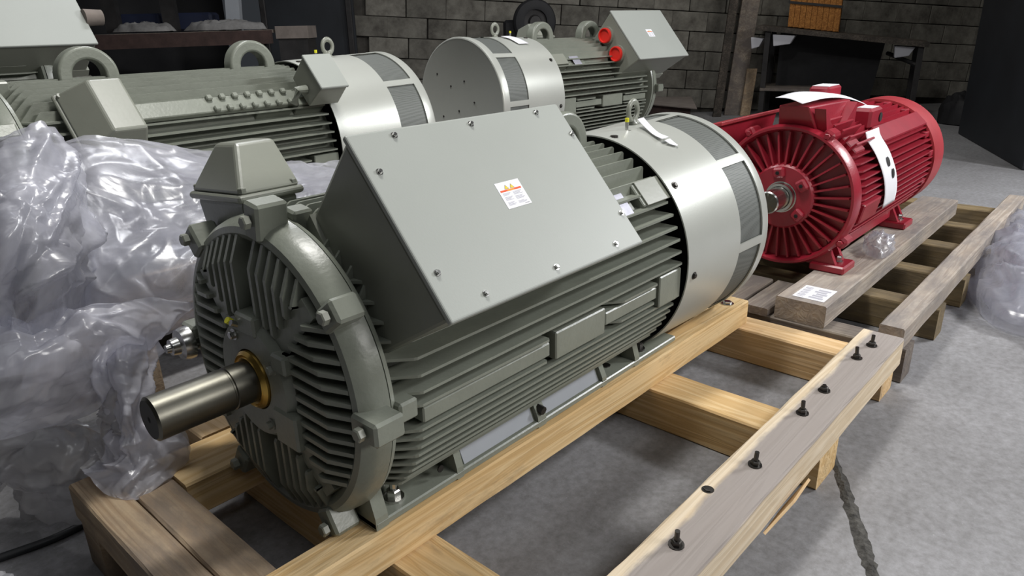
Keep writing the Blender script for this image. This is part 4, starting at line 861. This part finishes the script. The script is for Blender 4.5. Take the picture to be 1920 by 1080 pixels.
for s_ in (.1, 3.4):
    b = MB(); b.hull8([rk(s_, .1, 0), rk(s_+.12, .1, 0), rk(s_+.12, .2, 0), rk(s_, .2, 0)], [rk(s_, .1, 1.43), rk(s_+.12, .1, 1.43), rk(s_+.12, .2, 1.43), rk(s_, .2, 1.43)]); b.build('leg', DARKMETAL, rack)
def lump(s_, d, rx, ry, hz, label):
    p = rk(s_, d, 1.468); o = mound('dust_cloth', p.x, p.y, rx, ry, hz, DUST, 14, .03, s_*7, 6, math.atan2(dd.y, dd.x), None, p.z); tag(o, label, 'cloth')
lump(1.62, .35, .38, .20, .09, 'pale dusty cloth lump on the rack shelf, left of the two'); lump(.62, .32, .50, .20, .10, 'pale dusty cloth lump on the rack shelf, right of the two')
for s_, lab in ((1.2, 'dark blue bin on the rack shelf between the uprights, right one'), (1.85, 'dark blue bin on the rack shelf between the uprights, left one')):
    b = MB(); M = Matrix.Translation(rk(s_, .85, 1.462)) @ Matrix.Rotation(math.atan2(dd.y, dd.x), 4, 'Z'); b.cbox(-.26, .26, -.15, .15, 0, .22, .03, M); tag(b.build('storage_bin', mat('dark_blue_plastic', (.015, .02, .045), .5)), lab, 'bin')
b = MB(); b.hull8([rk(-.42, .1, 1.36), rk(-.03, .1, 1.36), rk(-.03, .5, 1.36), rk(-.42, .5, 1.36)], [rk(-.42, .1, 1.50), rk(-.03, .1, 1.50), rk(-.03, .5, 1.50), rk(-.42, .5, 1.50)]); tag(b.build('plank_offcut', CARD), 'pale-topped block at the right end of the rack', 'block')
b = MB(); b.hull8([rk(-.40, .12, 0), rk(-.05, .12, 0), rk(-.05, .5, 0), rk(-.40, .5, 0)], [rk(-.40, .12, 1.36), rk(-.05, .12, 1.36), rk(-.05, .5, 1.36), rk(-.40, .5, 1.36)]); tag(b.build('steel_cabinet', DARKMETAL), 'dark narrow cabinet at the right end of the rack', 'cabinet')
# cabinet at the right edge
b = MB(); q = [Vector((11.0, 1.98, 0)), Vector((8.7, .95, 0)), Vector((9.3, -.4, 0)), Vector((11.6, .63, 0))]
b.hull8(q, [v+Vector((0, 0, 3.4)) for v in q]); cb = b.build('steel_cabinet', DARKDOOR, bevel=.02); tag(cb, 'tall dark blue-black cabinet at the right edge of the view', 'cabinet')
tag(mound('rubble_heap', 12.25, 2.15, .50, .33, .38, RUBBER, 14, .08, 31, 3), 'low dark heap at the foot of the block wall by the tall cabinet', 'rubble')
# cardboard on a dark crate
b = MB(); b.hull8([(9.65, 5.85, 0), (9.55, 5.1, 0), (10.7, 5.75, 0), (10.4, 6.3, 0)], [(9.65, 5.85, .28), (9.55, 5.1, .28), (10.7, 5.75, .28), (10.4, 6.3, .28)]); tag(b.build('low_crate', RUST), 'low dark crate under the grey cardboard behind the motors', 'crate')
b = MB(); q = [Vector((9.62, 6.0, .285)), Vector((9.45, 4.95, .285)), Vector((10.85, 5.80, .285)), Vector((10.45, 6.4, .285))]; b.hull8(q, [v+Vector((0, 0, .015)) for v in q]); tag(b.build('cardboard_sheet', CARD), 'flat grey cardboard sheet behind the motor with red plugs', 'cardboard')

# ------------------------------------------------------------------ working units -> metres
done = set()
for o in list(bpy.data.objects):
    if o.type in ('LIGHT', 'CAMERA'): continue
    if o.type == 'MESH' and o.data.name not in done: o.data.transform(Matrix.Scale(S, 4)); done.add(o.data.name)
    o.location = o.location*S
    for md in o.modifiers:
        if md.type == 'BEVEL': md.width *= S
